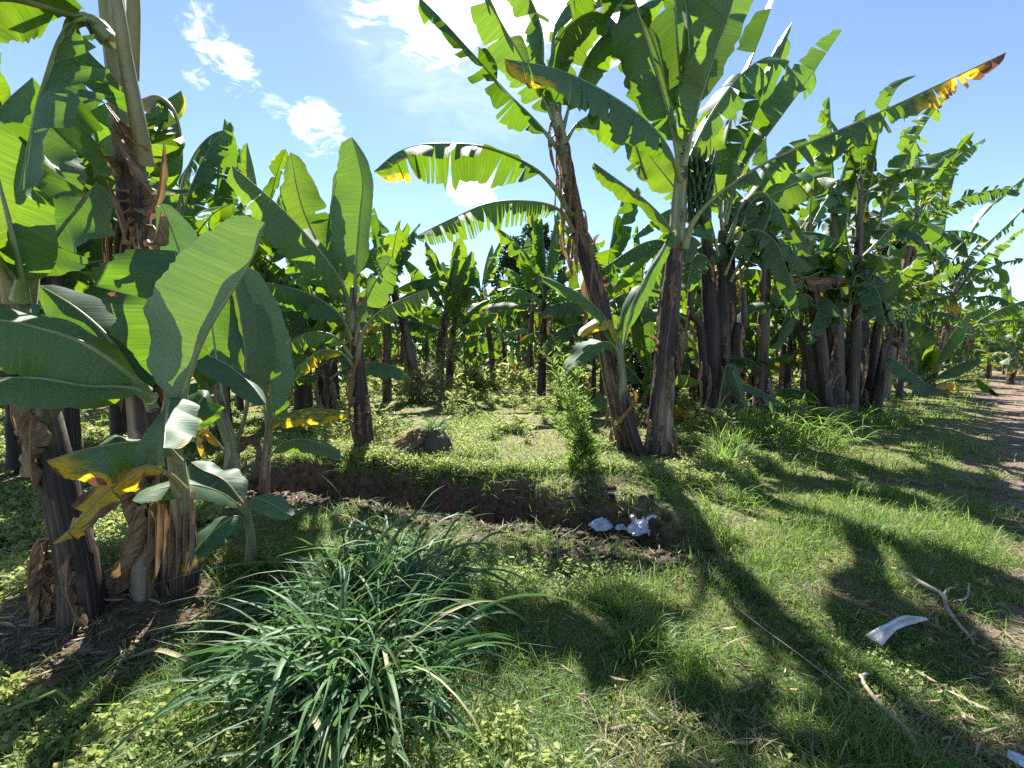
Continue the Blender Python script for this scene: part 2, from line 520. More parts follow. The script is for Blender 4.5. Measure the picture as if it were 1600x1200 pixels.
def stem(parent, pts, radii, seed=0, green=(.75, 1.0), name='pseudostem', nth=26, top_close=True, dark=0.0):
    r = np.random.default_rng(seed + 5)
    C, L = spline(pts, max(12, int(24 * 1 + len(pts) * 10)))
    n = len(C); t = np.linspace(0, 1, n)
    rad = np.interp(t, np.linspace(0, 1, len(radii)), radii)
    th = np.linspace(0, 1, nth, endpoint=False)
    ph = r.uniform(0, 1, 6)
    TH, TT = np.meshgrid(th, t * L)
    lay = 0
    for kf, sl, am in ((2, .33, .085), (3, -.21, .06), (1, 1.3, .075)):
        q = (TH * kf + TT * sl + ph[kf]) % 1.0
        lay = lay + am * (q - .5)
    sid = (np.floor(TH * 3 - TT * .21 + ph[3]).astype(int) % 3) * 7 + np.floor(TT * .75 + .8 * np.sin(TH * 6.283 + ph[0] * 6) + .5 * np.sin(TH * 12.566 + ph[1] * 6)).astype(int)
    sheath = hash2(sid, np.full(sid.shape, seed + 3), 4)
    nz = fbm(TH * 13 + seed * 3.1, TT * .8, seed, 3) * .035
    rr = rad[:, None] * (1 + lay + nz)
    flare = np.exp(-(TT / .12)) * .13
    rr = rr * (1 + flare * (.6 + .6 * np.sin(TH * 6.28 * 5 + ph[4] * 6)))
    V, Fq = tube(C, rr, nth)
    if top_close:
        V = np.vstack([V, C[-1:] + (C[-1] - C[-2])]); k = len(V) - 1
        j = np.arange(nth); tri = np.stack([(n - 1) * nth + j, (n - 1) * nth + (j + 1) % nth, np.full(nth, k), np.full(nth, k)], 1)
        faces = [tuple(f) for f in Fq] + [tuple(f[:3]) for f in tri]
    else:
        faces = Fq
    uv = np.stack([TH.ravel(), TT.ravel()], 1); h = TT.ravel() / L * 1.0
    gr = np.clip((t - green[0]) / max(green[1] - green[0], .01), 0, 1); gr = np.repeat(gr, nth)
    hh = np.repeat(t * L / 3.0, nth)
    if top_close:
        uv = np.vstack([uv, [[0, L]]]); gr = np.r_[gr, 1]; hh = np.r_[hh, L / 3]; sheath = np.r_[sheath.ravel(), .5]
    return link_mesh(name, V, faces, M_STEM, parent, uv, {'h': hh, 'green': gr, 'dark': np.full(len(V), dark), 'sheath': np.asarray(sheath).ravel()}), C, rad


def dry_strips(parent, C, rad, k, seed, lo=.1, hi=.95, length=(.3, .7), up=.35, name='dry_leaf', width=.06):
    """dead leaf bases that peel off and hang down a pseudostem"""
    r = np.random.default_rng(seed + 77)
    n = len(C)
    for q in range(k):
        i = int(r.uniform(lo, hi) * (n - 1)); a = r.uniform(0, 6.28) if r.random() < .3 else r.uniform(3.3, 6.1)
        o = np.array([math.cos(a), math.sin(a), 0]); L = r.uniform(*length)
        if r.random() < up:
            p = [C[i] + o * rad[i] * .8, C[i] + o * rad[i] * 1.12 + [0, 0, .35 * L], C[i] + o * (rad[i] * 1.5 + .12 * L) + [0, 0, .62 * L]]
            w = width * 1.1
        else:
            p = [C[i] + o * rad[i] * .9, C[i] + o * (rad[i] + .10 * L) + [0, 0, -.05 * L], C[i] + o * (rad[i] * 1.05 + .16 * L) + [0, 0, -.5 * L],
                 C[i] + o * (rad[i] + .1 * L) + [r.normal(0, .05), 0, -1.0 * L]]
            w = width * r.uniform(.7, 1.5)
        leaf(parent, p, split=False, mat=M_DRY, name=name, half=(w, w), face=o + [0, 0, .2], fold=(35, 40), curl=(60, 50), pet=.02, tears=int(r.integers(0, 5)), gap=.3,
             wear=.9, wavy=18, nl=14, ns=4, rib=.010, seed=int(r.integers(1e6)), blunt=.6)


def bunch(parent, top, hands=7, size=1.0, seed=0):
    """a hanging bunch: a stalk that bends down and rings of upturned fingers round it"""
    r = np.random.default_rng(seed)
    top = np.asarray(top, float)
    C, L = spline([top, top + [.05, -.02, -.2 * size], top + [.06, -.03, -.5 * size], top + [.05, -.02, -.95 * size]], 20)
    V, Fq = tube(C, np.linspace(.035, .02, 20) * size, 8)
    b = link_mesh('fruit_bunch', V, Fq, M_STALK, parent)
    for h in range(hands):
        f = .18 + .72 * h / max(hands - 1, 1)
        c = C[int(f * 19)]; VV, FF = [], []; base = 0
        rad = (.17 - .07 * h / hands) * size
        for k in range(13):
            a = 6.283 * k / 13 + h * .6 + r.normal(0, .08); o = np.array([math.cos(a), math.sin(a), 0])
            lv = r.normal(0, .012)
            tl = .16 * size * r.uniform(.85, 1.1)
            q, _ = spline([c + o * .02, c + o * rad * .62 + [0, 0, -.05 * size + lv], c + o * rad * 1.0 + [0, 0, .01 + lv], c + o * rad * 1.08 + [0, 0, tl * .62 + lv]], 9)
            v, fq = tube(q, np.array([.008, .013, .019, .021, .022, .021, .018, .012, .004]) * size, 6)
            VV.append(v); FF.append(fq + base); base += len(v)
        link_mesh('banana_hand', np.vstack(VV), np.vstack(FF), M_FRUIT, b)
    return b


def plant(label, loc, group=None, name='banana_plant', cat='banana plant'):
    return tag(empty(name, loc), label, cat, group)


def rand_leaves(parent, crown, count, seed, length=(1.7, 2.5), half=.30, tears=(4, 15), split=False, az=None, lo=8, hi=105, nl=40, wear=.0, old=2, droop=1.0, below=.5, ns=5):
    r = np.random.default_rng(seed)
    a0 = r.uniform(0, 6.28)
    for k in range(count):
        f = k / max(count - 1, 1)
        a = a0 + k * 2.4 + r.normal(0, .25) if az is None else az[k % len(az)] + r.normal(0, .12)
        th0 = R(lo + (hi - lo) * f ** 1.15 * .62 + r.normal(0, 6)); bend = R((20 + 75 * f + r.normal(0, 12)) * droop)
        L = r.uniform(*length) * (.85 + .15 * math.sin(math.pi * min(f + .25, 1)))
        o = np.array([math.cos(a), math.sin(a), 0]); p = np.array(crown, float) - [0, 0, below * f]
        pts = [p.copy()]
        for q in range(5):
            th = th0 + bend * ((q + .5) / 5) ** 1.4
            p = p + (L / 5) * (math.sin(th) * o + math.cos(th) * np.array([0, 0, 1])); pts.append(p.copy())
        th = th0
        tw = r.normal(0, .35); side = np.array([-o[1], o[0], 0])
        fc = -math.cos(th0 + bend * .4) * o + math.sin(th0 + bend * .4) * np.array([0, 0, 1]) + tw * side
        nt = int(r.integers(*tears)) if tears[1] > tears[0] else tears[0]
        isold = k >= count - old and r.random() < .16
        hw = half * r.uniform(.85, 1.12)
        leaf(parent, pts, split=split, half=(hw, hw), face=fc, fold=(r.uniform(10, 62) + 15 * f, r.uniform(10, 62) + 15 * f), curl=(r.uniform(10, 50), r.uniform(10, 50)),
             pet=.16, tears=nt, gap=r.uniform(.1, .4), spread=14 + 10 * f, lose=.05 * (f > .6), wear=wear + (.42 if isold else .0) + .08 * r.random(), edge=.15 + .3 * r.random(), tipwear=.45 * f * r.random(),
             nl=nl, ns=ns, rib=.026 * L / 2.2, seed=int(r.integers(1e6)))


def upright_plant(label, base, height, count, seed, lean=(0, 0), r0=.135, group=None, dry=7, hang=None, **kw):
    """a banana plant from its ground point: pseudostem, a whorl of leaves, a few dead strips"""
    b = np.array([base[0], base[1], float(zg(base[0], base[1])) - .05])
    t = plant(label, b, group)
    top = b + [lean[0], lean[1], height]
    mid = b + [lean[0] * .35, lean[1] * .35, height * .5]
    r = np.random.default_rng(seed)
    o, C, rad = stem(t, [b, mid, top], [r0, r0 * .85, r0 * .7, r0 * .42], seed, (.7, 1.0), nth=16, dark=r.uniform(.45, 1.0))
    rand_leaves(t, top - [0, 0, .08], count, seed, **kw)
    if dry: dry_strips(t, C, rad, dry, seed, .3, .95, (.4, .9), .15, width=.09)
    if hang: bunch(t, top + np.array(hang), 6, 1.0, seed)
    return t


def PX(px, d):
    """ground x,y below picture column px, d metres ahead"""
    return np.array([(px - 800) / F * d / 1.0, d])

# ------------------------------------------------------------------ ground
def axis(lo, flo, fhi, hi, st, g=1.13):
    a = list(np.arange(flo, fhi, st)); s = st; v = flo; L = []
    while v > lo: s *= g; v -= s; L.append(v)
    s = st; v = a[-1]; H = []
    while v < hi: s *= g; v += s; H.append(v)
    return np.array(L[::-1] + a + H)


gx, gy = axis(-500, -4.2, 5.6, 500, .035), axis(-40, .7, 8.0, 700, .035)
GX, GY = np.meshgrid(gx, gy)
GZ = zg(GX, GY)
nx, ny = len(gx), len(gy)
ii, jj = np.meshgrid(np.arange(ny - 1), np.arange(nx - 1), indexing='ij')
gf = np.stack([ii * nx + jj, ii * nx + jj + 1, (ii + 1) * nx + jj + 1, (ii + 1) * nx + jj], -1).reshape(-1, 4)
pd = path_dist(GX, GY) + .4 * fbm(GX * 2.3, GY * 2.3, 31, 4)
ground = link_mesh('ground', np.stack([GX, GY, GZ], -1).reshape(-1, 3), gf, M_SOIL, None, None,
                   {'dirt': dirt(GX, GY).ravel(), 'path': (sst(.1, .7, pd) * (1 - sst(1.9, 2.5, pd))).ravel(), 'far': sst(10, 30, GY).ravel()})
tag(ground, kind='structure')

# ------------------------------------------------------------------ hero plants on the left
gz = lambda px, py: G(px, py)
# tall plant whose pseudostem runs out of the top of the picture
b = G(247, 915); d = b[1]
tall = plant('tall banana plant by the left edge, mottled pseudostem reaching past the photo top', b)
sp_pts = [b - [0, 0, .06], P(246, 800, d + .02), P(238, 680, d + .05), P(224, 540, d + .08), P(214, 420, d + .1), P(208, 300, d + .1), P(192, 150, d + .1), P(176, 0, d + .1), P(166, -110, d + .1), P(160, -220, d + .1)]
o, C, rad = stem(tall, sp_pts, [.125, .112, .10, .09, .076, .07, .066, .062, .058, .04], 3, (.55, .72))
pl(tall, [(228, 260), (215, 190), (196, 90), (178, -20), (120, -260), (20, -420)], (d - .10, d - .4), half=(.36, .36), face=(.2, -.5, .8), pet=.55, tears=5, rib=.026, seed=1)
pl(tall, [(200, 120), (205, 20), (206, -80), (240, -300), (330, -420)], (d - .02, d - .2), half=(.36, .36), face=(-.3, -.5, .8), pet=.5, tears=5, rib=.024, seed=2)
pl(tall, [(172, 62), (150, 32), (112, 22), (60, 6), (-10, -2), (-90, 40)], (d, d - .5), half=(.17, .2), face=(0, .1, 1), fold=(30, 10), pet=.2, tears=4, rib=.03, seed=3)
pl(tall, [(170, 60), (128, 26), (95, 62), (70, 128), (52, 190), (30, 300)], (d - .05, d - .45), half=(.32, .34), face=(-.6, -.5, .4), fold=(18, 25), curl=(20, 30), pet=.14, tears=7, gap=.3, rib=.03, seed=14, wear=.1, edge=.3)
pl(tall, [(222, 165), (245, 152), (268, 168), (281, 205), (284, 262), (272, 292)], (d + .05, d + .3), half=(.30, .30), face=(.2, .1, 1), fold=(66, 68), curl=(14, 14), pet=.12, tears=6, gap=.15, rib=.024, seed=5, wear=.12)
pl(tall, [(150, -150), (80, -210), (-30, -230), (-160, -120)], (d, d - .3), half=(.36, .36), face=(0, 0, 1), pet=.15, tears=4, seed=6)
pl(tall, [(170, -150), (230, -260), (330, -300), (420, -200)], (d, d + .5), half=(.36, .36), face=(0, 0, 1), pet=.15, tears=4, seed=7)
pl(tall, [(165, -160), (150, -330), (120, -480), (80, -560)], (d, d + .8), half=(.36, .36), face=(0, -.7, .3), pet=.15, tears=3, seed=8)
for k, (px, py, qx, qy, w) in enumerate(((238, 300, 166, 194, .07), (232, 232, 162, 160, .05), (236, 330, 256, 222, .035), (228, 380, 252, 330, .06), (196, 380, 166, 280, .03))):
    m = ((px + qx) / 2 + (8 if qx < px else 2), (py + qy) / 2 + 22)
    pl(tall, [(px, py), m, (qx, qy)], (d - .13, d - .2), split=False, mat=M_DRY, name='dry_leaf', half=(w, w), face=(.1, -1, .2), fold=(35, 35), curl=(60, 60), pet=.02, wear=.9, nl=14, ns=4, rib=.012, blunt=.7, seed=30 + k)
dry_strips(tall, C, rad, 16, 4, .30, .62, (.25, .55), .3)
dry_strips(tall, C, rad, 9, 24, .02, .2, (.25, .45), .1)
for k in range(6):
    x = 160 + 9 * k; pl(tall, [(205, 300 + 14 * k), (x + 8, 300 + 20 * k), (x, 360 + 14 * k), (x + 4, 452 + 6 * k)], (d - .02, d + .03), split=False, mat=M_DRY, name='dry_leaf', half=(.028, .03), face=(.2, -1, .1),
                        fold=(40, 40), curl=(70, 60), pet=.02, nl=14, ns=4, rib=.01, wear=.9, blunt=.6, seed=60 + k)

# short stout plant at the left edge
b = G(132, 962); d = b[1]
stout = plant('stout short banana plant nearest the left edge, dark bare pseudostem leaning left', b)
o, C, rad = stem(stout, [b - [0, 0, .08], P(118, 870, d), P(100, 790, d), P(86, 720, d), P(70, 645, d), P(50, 560, d), P(34, 490, d), P(26, 440, d)], [.10, .09, .08, .074, .062, .05, .04, .026], 11, (.45, .7), dark=.5)
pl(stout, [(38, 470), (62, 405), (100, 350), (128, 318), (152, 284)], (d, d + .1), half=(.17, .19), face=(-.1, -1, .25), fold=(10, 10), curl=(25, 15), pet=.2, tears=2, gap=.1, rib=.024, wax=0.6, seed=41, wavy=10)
pl(stout, [(28, 470), (30, 420), (10, 330), (-30, 180)], (d - .05, d - .2), half=(.2, .17), face=(.1, -1, 0), fold=(5, 5), pet=.14, rib=.026, seed=42)
pl(stout, [(26, 470), (-5, 400), (-60, 340), (-160, 340)], (d, d - .3), half=(.24, .24), face=(0, -.3, 1), pet=.2, rib=.028, seed=43, tears=2)
pl(stout, [(30, 455), (28, 380), (45, 260), (60, 190)], (d + .1, d + .5), half=(.25, .25), face=(-.3, -1, .1), pet=.2, rib=.026, seed=44, tears=3)
dry_strips(stout, C, rad, 7, 5, .02, .3, (.25, .5), .2)
dry_strips(stout, C, rad, 5, 6, .5, .75, (.2, .4), .4)

# young plant with broad bright leaves, in front of the tall one
b = G(290, 918); d = 2.12
young = plant('young banana plant with broad bright unbroken leaves in front of the tall pseudostem', b)
stem(young, [b - [0, 0, .05], P(286, 800, b[1] - .08), P(276, 720, d + .08), P(268, 660, d), P(264, 600, d)], [.07, .058, .045, .034, .022], 21, (.25, .55))
pl(young, [(264, 640), (268, 590), (274, 530), (279, 460), (274, 392)], (d, d), half=(.36, .16), face=(.65, -1, .1), fold=(4, 25), curl=(10, 30), pet=.16, tears=1, gap=.04, rib=.02, seed=101, wavy=4, blunt=.38)
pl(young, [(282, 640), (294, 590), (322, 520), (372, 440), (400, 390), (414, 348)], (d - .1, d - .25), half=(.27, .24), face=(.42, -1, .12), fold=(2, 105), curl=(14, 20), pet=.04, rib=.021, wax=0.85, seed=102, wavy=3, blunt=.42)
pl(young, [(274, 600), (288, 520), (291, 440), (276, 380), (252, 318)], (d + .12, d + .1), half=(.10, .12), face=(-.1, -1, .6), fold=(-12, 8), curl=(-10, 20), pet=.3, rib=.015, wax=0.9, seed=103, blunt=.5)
pl(young, [(232, 612), (190, 575), (130, 535), (60, 512), (0, 500), (-80, 500)], (d - .02, d - .45), half=(.23, .17), face=(-.05, -.55, .85), fold=(38, 5), curl=(22, 20), pet=.1, rib=.022, wax=0.2, seed=104, wavy=3)
pl(young, [(240, 620), (205, 606), (130, 602), (50, 590), (-80, 596)], (d - .05, d - .4), half=(.19, .2), face=(.1, .35, 1), fold=(25, 12), curl=(30, 20), pet=.12, rib=.022, seed=105, wavy=4)
pl(young, [(240, 640), (212, 590), (170, 528), (120, 482), (62, 446)], (d + .12, d + .2), half=(.20, .16), face=(-.1, -.45, .9), fold=(30, 6), curl=(25, 15), pet=.12, rib=.02, seed=106, wavy=3)
pl(young, [(266, 655), (262, 622), (262, 630), (259, 662), (256, 700)], (d - .03, d - .62), half=(.13, .2), face=(0, -.25, 1), fold=(20, 48), curl=(30, 40), pet=.12, rib=.017, seed=107, edge=.45, wavy=12, blunt=.4)
pl(young, [(282, 720), (255, 692), (205, 690), (140, 700), (72, 720)], (d - .02, d - .4), half=(.19, .10), face=(0, -.5, .8), fold=(52, 15), curl=(35, 20), pet=.12, rib=.016, seed=108, edge=.62, tipwear=.5, wear=.12, wavy=12)
pl(young, [(290, 764), (262, 738), (222, 728), (170, 765), (125, 812), (82, 850)], (d - .05, d - .4), half=(.085, .085), face=(-.3, -.8, .5), fold=(30, 20), curl=(30, 30), pet=.2, rib=.014, seed=109, wear=.56, edge=.28, tears=6, gap=.12, wavy=16, label='yellow and brown withering leaf')
pl(young, [(232, 790), (214, 800), (202, 835), (190, 868), (168, 905)], (d + .05, d + .1), split=False, mat=M_DRY, name='dry_leaf', half=(.075, .06), face=(-.2, -1, .2), fold=(15, 20), curl=(20, 30), pet=.05, wavy=9, rib=.012, seed=110, wear=.9, label='grey dead hanging leaf')
pl(young, [(296, 690), (300, 655), (318, 620), (330, 640)], (d + .2, d + .3), half=(.12, .12), face=(.2, -.6, .6), fold=(20, 20), rib=.014, seed=111, wavy=6)
pl(young, [(272, 620), (262, 560), (232, 585), (206, 566)], (d + .2, d + .3), half=(.14, .14), face=(0, -1, .3), rib=.012, seed=112)
for k in range(7):
    x = 232 + 11 * k
    pl(young, [(x + 2, 770 + 9 * (k % 3)), (x, 830), (x - 3 + 2 * (k % 3), 905)], (d + .06 + .03 * (k % 2), d + .02), split=False, mat=M_DRY, name='dry_leaf', half=(.035, .03), face=(.1 * (k - 3), -1, .1), fold=(40, 40), curl=(50, 50), pet=.02, nl=14, ns=4, rib=.01, wear=.9, blunt=.6, seed=120 + k)

# small sucker with short green leaves at their foot
b = G(388, 885); d = b[1] - .05
suck = plant('small sucker with short green leaves low beside the tall grass clump', b)
stem(suck, [b - [0, 0, .04], P(392, 850, d), P(388, 805, d), P(384, 780, d)], [.035, .03, .022, .014], 31, (.0, .4), nth=12)
pl(suck, [(384, 800), (350, 772), (300, 757), (250, 764), (210, 784)], (d, d - .5), half=(.09, .09), face=(.05, -.5, 1), fold=(6, 14), curl=(20, 15), pet=.12, rib=.010, seed=131, wavy=4, label='bright sunlit leaf')
pl(suck, [(386, 795), (352, 752), (318, 735), (298, 722)], (d + .1, d + .2), half=(.12, .13), face=(.3, -.6, .9), fold=(10, 10), pet=.12, rib=.011, seed=132)
pl(suck, [(386, 800), (395, 778), (420, 785), (456, 806)], (d, d - .15), half=(.085, .075), face=(0, -.5, 1), fold=(10, 16), curl=(20, 20), pet=.12, rib=.010, seed=133)
pl(suck, [(386, 820), (370, 806), (338, 826), (305, 862), (286, 900)], (d, d - .4), half=(.085, .11), face=(-.1, -.8, .8), fold=(6, 10), pet=.10, rib=.011, seed=134, tipwear=.75)

# two slender suckers behind
b = G(362, 775); d = b[1]
slim = plant('slender sucker with reddish leaf stalks between the young plant and the ditch', b)
stem(slim, [b - [0, 0, .05], P(362, 740, d), P(362, 700, d), P(350, 650, d - .1), P(338, 610, d - .2)], [.09, .075, .06, .04, .025], 33, (.1, .5), nth=14)
pl(slim, [(352, 690), (322, 600), (318, 556), (352, 568), (388, 596), (416, 632)], (d - .2, d - .9), half=(.17, .17), face=(.1, -.2, 1), fold=(25, 20), curl=(30, 30), pet=.28, rib=.016, seed=141)
pl(slim, [(362, 700), (346, 610), (330, 500), (324, 430), (352, 372)], (d, d + .1), half=(.24, .26), face=(.1, -1, .1), fold=(10, 15), pet=.35, rib=.018, seed=142)
pl(slim, [(365, 700), (384, 640), (384, 560), (372, 470), (360, 420)], (d + .1, d + .1), half=(.22, .26), face=(-.2, -1, .1), fold=(10, 15), pet=.3, rib=.018, wax=0.35, seed=143)
pl(slim, [(364, 715), (385, 690), (400, 700), (398, 722)], (d, d - .1), half=(.06, .06), face=(.3, -1, .3), wear=.75, edge=.2, rib=.01, seed=144, tears=3, label='small orange brown dead leaf')
pl(slim, [(356, 710), (320, 670), (306, 690), (318, 724)], (d, d - .2), half=(.09, .09), face=(-.3, -.6, .6), wear=.5, edge=.3, rib=.012, seed=145, tears=3)
b = G(412, 778); d = b[1]
slim2 = plant('slender sucker with one tall pale curved leaf and a yellowing leaf pointing right', b)
stem(slim2, [b - [0, 0, .05], P(414, 740, d), P(418, 690, d), P(420, 640, d), P(414, 600, d)], [.06, .05, .04, .028, .02], 34, (.3, .7), nth=12)
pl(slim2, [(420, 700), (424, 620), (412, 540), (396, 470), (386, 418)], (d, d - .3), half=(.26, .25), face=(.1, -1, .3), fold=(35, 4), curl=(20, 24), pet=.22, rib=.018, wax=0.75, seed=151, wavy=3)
pl(slim2, [(420, 690), (430, 640), (440, 595), (452, 560)], (d, d), half=(.14, .14), face=(.1, -1, .2), fold=(14, 10), pet=.2, rib=.012, wax=0.2, seed=152)
pl(slim2, [(418, 690), (425, 655), (450, 645), (490, 642), (545, 644)], (d - .05, d - .3), half=(.05, .16), face=(0, -.6, .8), fold=(10, 42), curl=(10, 25), pet=.12, rib=.013, seed=153, wear=.40, edge=.3, wavy=8, label='yellow edged drooping leaf')
pl(slim2, [(414, 725), (436, 696), (468, 686), (505, 694), (540, 716)], (d - .05, d - .4), half=(.07, .14), face=(0, -.5, 1), fold=(15, 40), curl=(20, 25), pet=.16, rib=.012, seed=154)
pl(slim2, [(418, 680), (405, 590), (380, 520), (366, 470)], (d + .1, d + .2), half=(.2, .2), face=(-.1, -1, .2), fold=(10, 12), pet=.2, rib=.014, seed=155)

# ------------------------------------------------------------------ plant in the middle left
b = G(570, 708); d = b[1]
mid = plant('banana plant with upright unbroken leaves on a thin grey pseudostem by the ditch bank', b)
o, C, rad = stem(mid, [b - [0, 0, .05], P(567, 655, d), P(562, 600, d), P(557, 540, d), P(553, 490, d), P(552, 450, d)], [.14, .115, .10, .085, .065, .04], 51, (.62, .85))
pl(mid, [(550, 500), (538, 448), (500, 392), (440, 326), (362, 258)], (d, d - .7), half=(.36, .3), face=(-.2, -.6, .9), fold=(32, 40), curl=(15, 20), pet=.14, tears=2, gap=.05, rib=.03, seed=201)
pl(mid, [(553, 500), (556, 420), (562, 340), (566, 280), (550, 214)], (d, d - .1), half=(.36, .33), face=(.2, -1, .1), fold=(5, 60), curl=(10, 20), pet=.26, rib=.026, wax=0.4, seed=202, wavy=3, blunt=.4)
pl(mid, [(548, 500), (528, 430), (492, 370), (468, 310), (454, 238)], (d + .1, d + .3), half=(.24, .3), face=(.2, -1, .1), fold=(8, 10), pet=.22, tears=3, gap=.1, rib=.024, seed=203)
pl(mid, [(550, 500), (534, 440), (522, 380), (520, 320), (530, 262)], (d + .2, d + .4), half=(.30, .34), face=(.0, -1, .1), fold=(8, 10), pet=.22, tears=2, gap=.08, rib=.024, seed=204)
pl(mid, [(551, 530), (532, 492), (490, 462), (440, 446), (400, 440)], (d - .1, d - .6), half=(.28, .22), face=(-.1, -.5, .9), fold=(45, 20), curl=(15, 20), pet=.14, tears=2, gap=.06, rib=.026, seed=205)
pl(mid, [(552, 560), (530, 530), (500, 518), (470, 524), (430, 552)], (d - .1, d - .5), half=(.24, .2), face=(-.1, -.2, 1), fold=(40, 40), curl=(20, 20), pet=.2, tears=5, rib=.022, seed=206, wear=.08)
pl(mid, [(554, 570), (532, 550), (500, 548), (470, 570), (442, 596)], (d - .1, d - .6), half=(.14, .14), face=(-.3, -.4, .9), fold=(50, 50), curl=(40, 40), pet=.2, tears=4, rib=.02, seed=207, wear=.35)
pl(mid, [(554, 540), (562, 496), (578, 456), (594, 428), (612, 402)], (d - .1, d - .3), half=(.2, .24), face=(.0, -.8, .5), fold=(10, 14), curl=(30, 20), pet=.25, tears=5, gap=.15, rib=.024, wax=0.5, seed=208)
pl(mid, [(556, 560), (566, 520), (590, 490), (620, 472), (668, 452)], (d - .1, d - .1), half=(.28, .26), face=(.1, -.3, 1), fold=(48, 45), curl=(10, 20), pet=.42, tears=7, rib=.028, seed=209)
pl(mid, [(548, 490), (520, 450), (488, 432), (450, 440)], (d, d + .2), half=(.18, .18), face=(0, -.5, .7), fold=(15, 15), pet=.1, tears=4, rib=.02, seed=210)
pl(mid, [(558, 560), (548, 600), (545, 650), (552, 690)], (d - .15, d - .2), split=False, mat=M_DRY, name='dry_leaf', half=(.08, .09), face=(0, -1, .1), fold=(30, 30), curl=(60, 60), tears=6, wear=.9, seed=211)
dry_strips(mid, C, rad, 9, 52, .05, .9, (.25, .5), .1)

# ------------------------------------------------------------------ leaning tall plant in the centre
b = G(985, 702); d = b[1]
lean = plant('tall banana plant leaning left over the clearing, two long arched leaves reaching left', b)
sp_pts = [b - [0, 0, .05], P(968, 630, d), P(950, 545, d), P(932, 455, d), P(908, 375, d), P(892, 300, d), P(880, 235, d), P(870, 180, d)]
o, C, rad = stem(lean, sp_pts, [.185, .175, .155, .14, .125, .115, .10, .065], 61, (.72, .9))
d = d - .1
pl(lean, [(893, 335), (866, 292), (828, 258), (760, 230), (680, 224), (625, 236), (584, 268)], (d, d - .7), half=(.44, .52), face=(0, .05, 1), fold=(42, 70), curl=(5, 10), pet=.24, tears=12, gap=.16, spread=9, rib=.032, seed=301, wear=.05, tipwear=.3)
pl(lean, [(898, 362), (880, 332), (842, 316), (770, 316), (705, 342), (648, 370)], (d, d - .5), half=(.34, .36), face=(0, 0, 1), fold=(46, 66), curl=(8, 10), pet=.17, tears=30, gap=.45, spread=7, rib=.028, seed=302, wear=.08, nl=70)
pl(lean, [(878, 240), (838, 190), (790, 142), (735, 80), (690, 30), (655, -5)], (d, d - .8), half=(.36, .36), face=(-.35, .1, .9), fold=(48, 60), curl=(20, 20), pet=.15, tears=7, gap=.2, rib=.03, seed=303, tipwear=.2)
pl(lean, [(874, 215), (848, 150), (815, 90), (775, 20), (735, -70)], (d + .1, d - .2), half=(.36, .36), face=(-.2, -1, .2), fold=(26, 62), curl=(20, 20), pet=.15, tears=4, gap=.08, rib=.03, seed=304)
pl(lean, [(876, 215), (862, 120), (868, 40), (905, 0), (965, 40), (1008, 130)], (d + .3, d + .1), half=(.40, .38), face=(.2, -.3, 1), fold=(38, 35), curl=(20, 20), pet=.14, tears=8, gap=.22, rib=.03, seed=305)
pl(lean, [(880, 225), (905, 190), (940, 180), (985, 210), (1012, 280)], (d + .3, d + .2), half=(.36, .36), face=(.2, -.4, .9), fold=(35, 40), curl=(20, 20), pet=.14, tears=5, gap=.18, rib=.028, seed=306)
pl(lean, [(872, 200), (880, 120), (905, 40), (950, -40), (1010, -120)], (d + .5, d + .8), half=(.38, .38), face=(0, -1, .3), fold=(12, 12), pet=.15, tears=4, gap=.15, rib=.03, seed=307)
pl(lean, [(870, 200), (850, 130), (845, 40), (800, -40), (700, -90)], (d + .4, d + .6), half=(.36, .36), face=(-.2, -.5, .8), fold=(30, 30), pet=.15, tears=6, rib=.03, seed=308)
dry_strips(lean, C, rad, 22, 62, .64, .99, (.5, 1.1), .05, width=.05)
dry_strips(lean, C, rad, 12, 63, .2, .7, (.3, .6), .2)
dry_strips(lean, C, rad, 8, 64, .02, .2, (.25, .45), .3)

pl(lean, [(876, 210), (900, 130), (930, 70), (985, 20), (1040, -10)], (6.6, 6.2), half=(.44, .44), face=(.1, -.3, 1), fold=(25, 30), curl=(20, 20), pet=.14, tears=5, gap=.12, rib=.028, seed=309)
pl(lean, [(874, 205), (855, 120), (880, 50), (935, 10), (975, -30)], (6.5, 5.7), half=(.42, .42), face=(.1, -.2, 1), fold=(20, 25), curl=(20, 20), pet=.14, tears=4, gap=.12, rib=.028, seed=310)

# sucker between the two centre trunks
b = G(986, 706) + np.array([.1, -.12, 0]); d = b[1]
side = plant('slim sucker with yellow green leaves growing between the two centre trunks', b)
stem(side, [b - [0, 0, .05], P(978, 640, d), P(972, 580, d), P(968, 530, d)], [.09, .075, .055, .03], 71, (.35, .7), nth=14)
pl(side, [(970, 560), (948, 500), (910, 462), (876, 444), (846, 432)], (d, d - .5), half=(.17, .17), face=(.05, -.6, .9), fold=(22, 14), curl=(20, 20), pet=.12, rib=.017, seed=311)
pl(side, [(970, 550), (962, 520), (952, 500), (920, 510), (905, 525)], (d, d - .3), half=(.13, .15), face=(0, -.7, .7), fold=(20, 20), pet=.12, wear=.46, rib=.014, seed=312, label='yellow leaf')
pl(side, [(972, 575), (956, 536), (925, 540), (900, 562), (880, 588)], (d - .1, d - .7), half=(.16, .19), face=(0, -.5, 1), fold=(12, 22), curl=(20, 25), pet=.12, tears=2, gap=.1, rib=.016, seed=313, edge=.2)
pl(side, [(972, 550), (984, 500), (1005, 450), (1032, 400), (1056, 358)], (d, d - .1), half=(.10, .12), face=(-.2, -1, .2), fold=(30, 5), curl=(40, 20), pet=.18, rib=.014, seed=314, wear=.1)
pl(side, [(970, 560), (975, 500), (995, 455), (1030, 455), (1045, 470)], (d + .2, d + .3), half=(.13, .13), face=(0, -.5, .8), fold=(20, 20), pet=.12, rib=.014, seed=315)
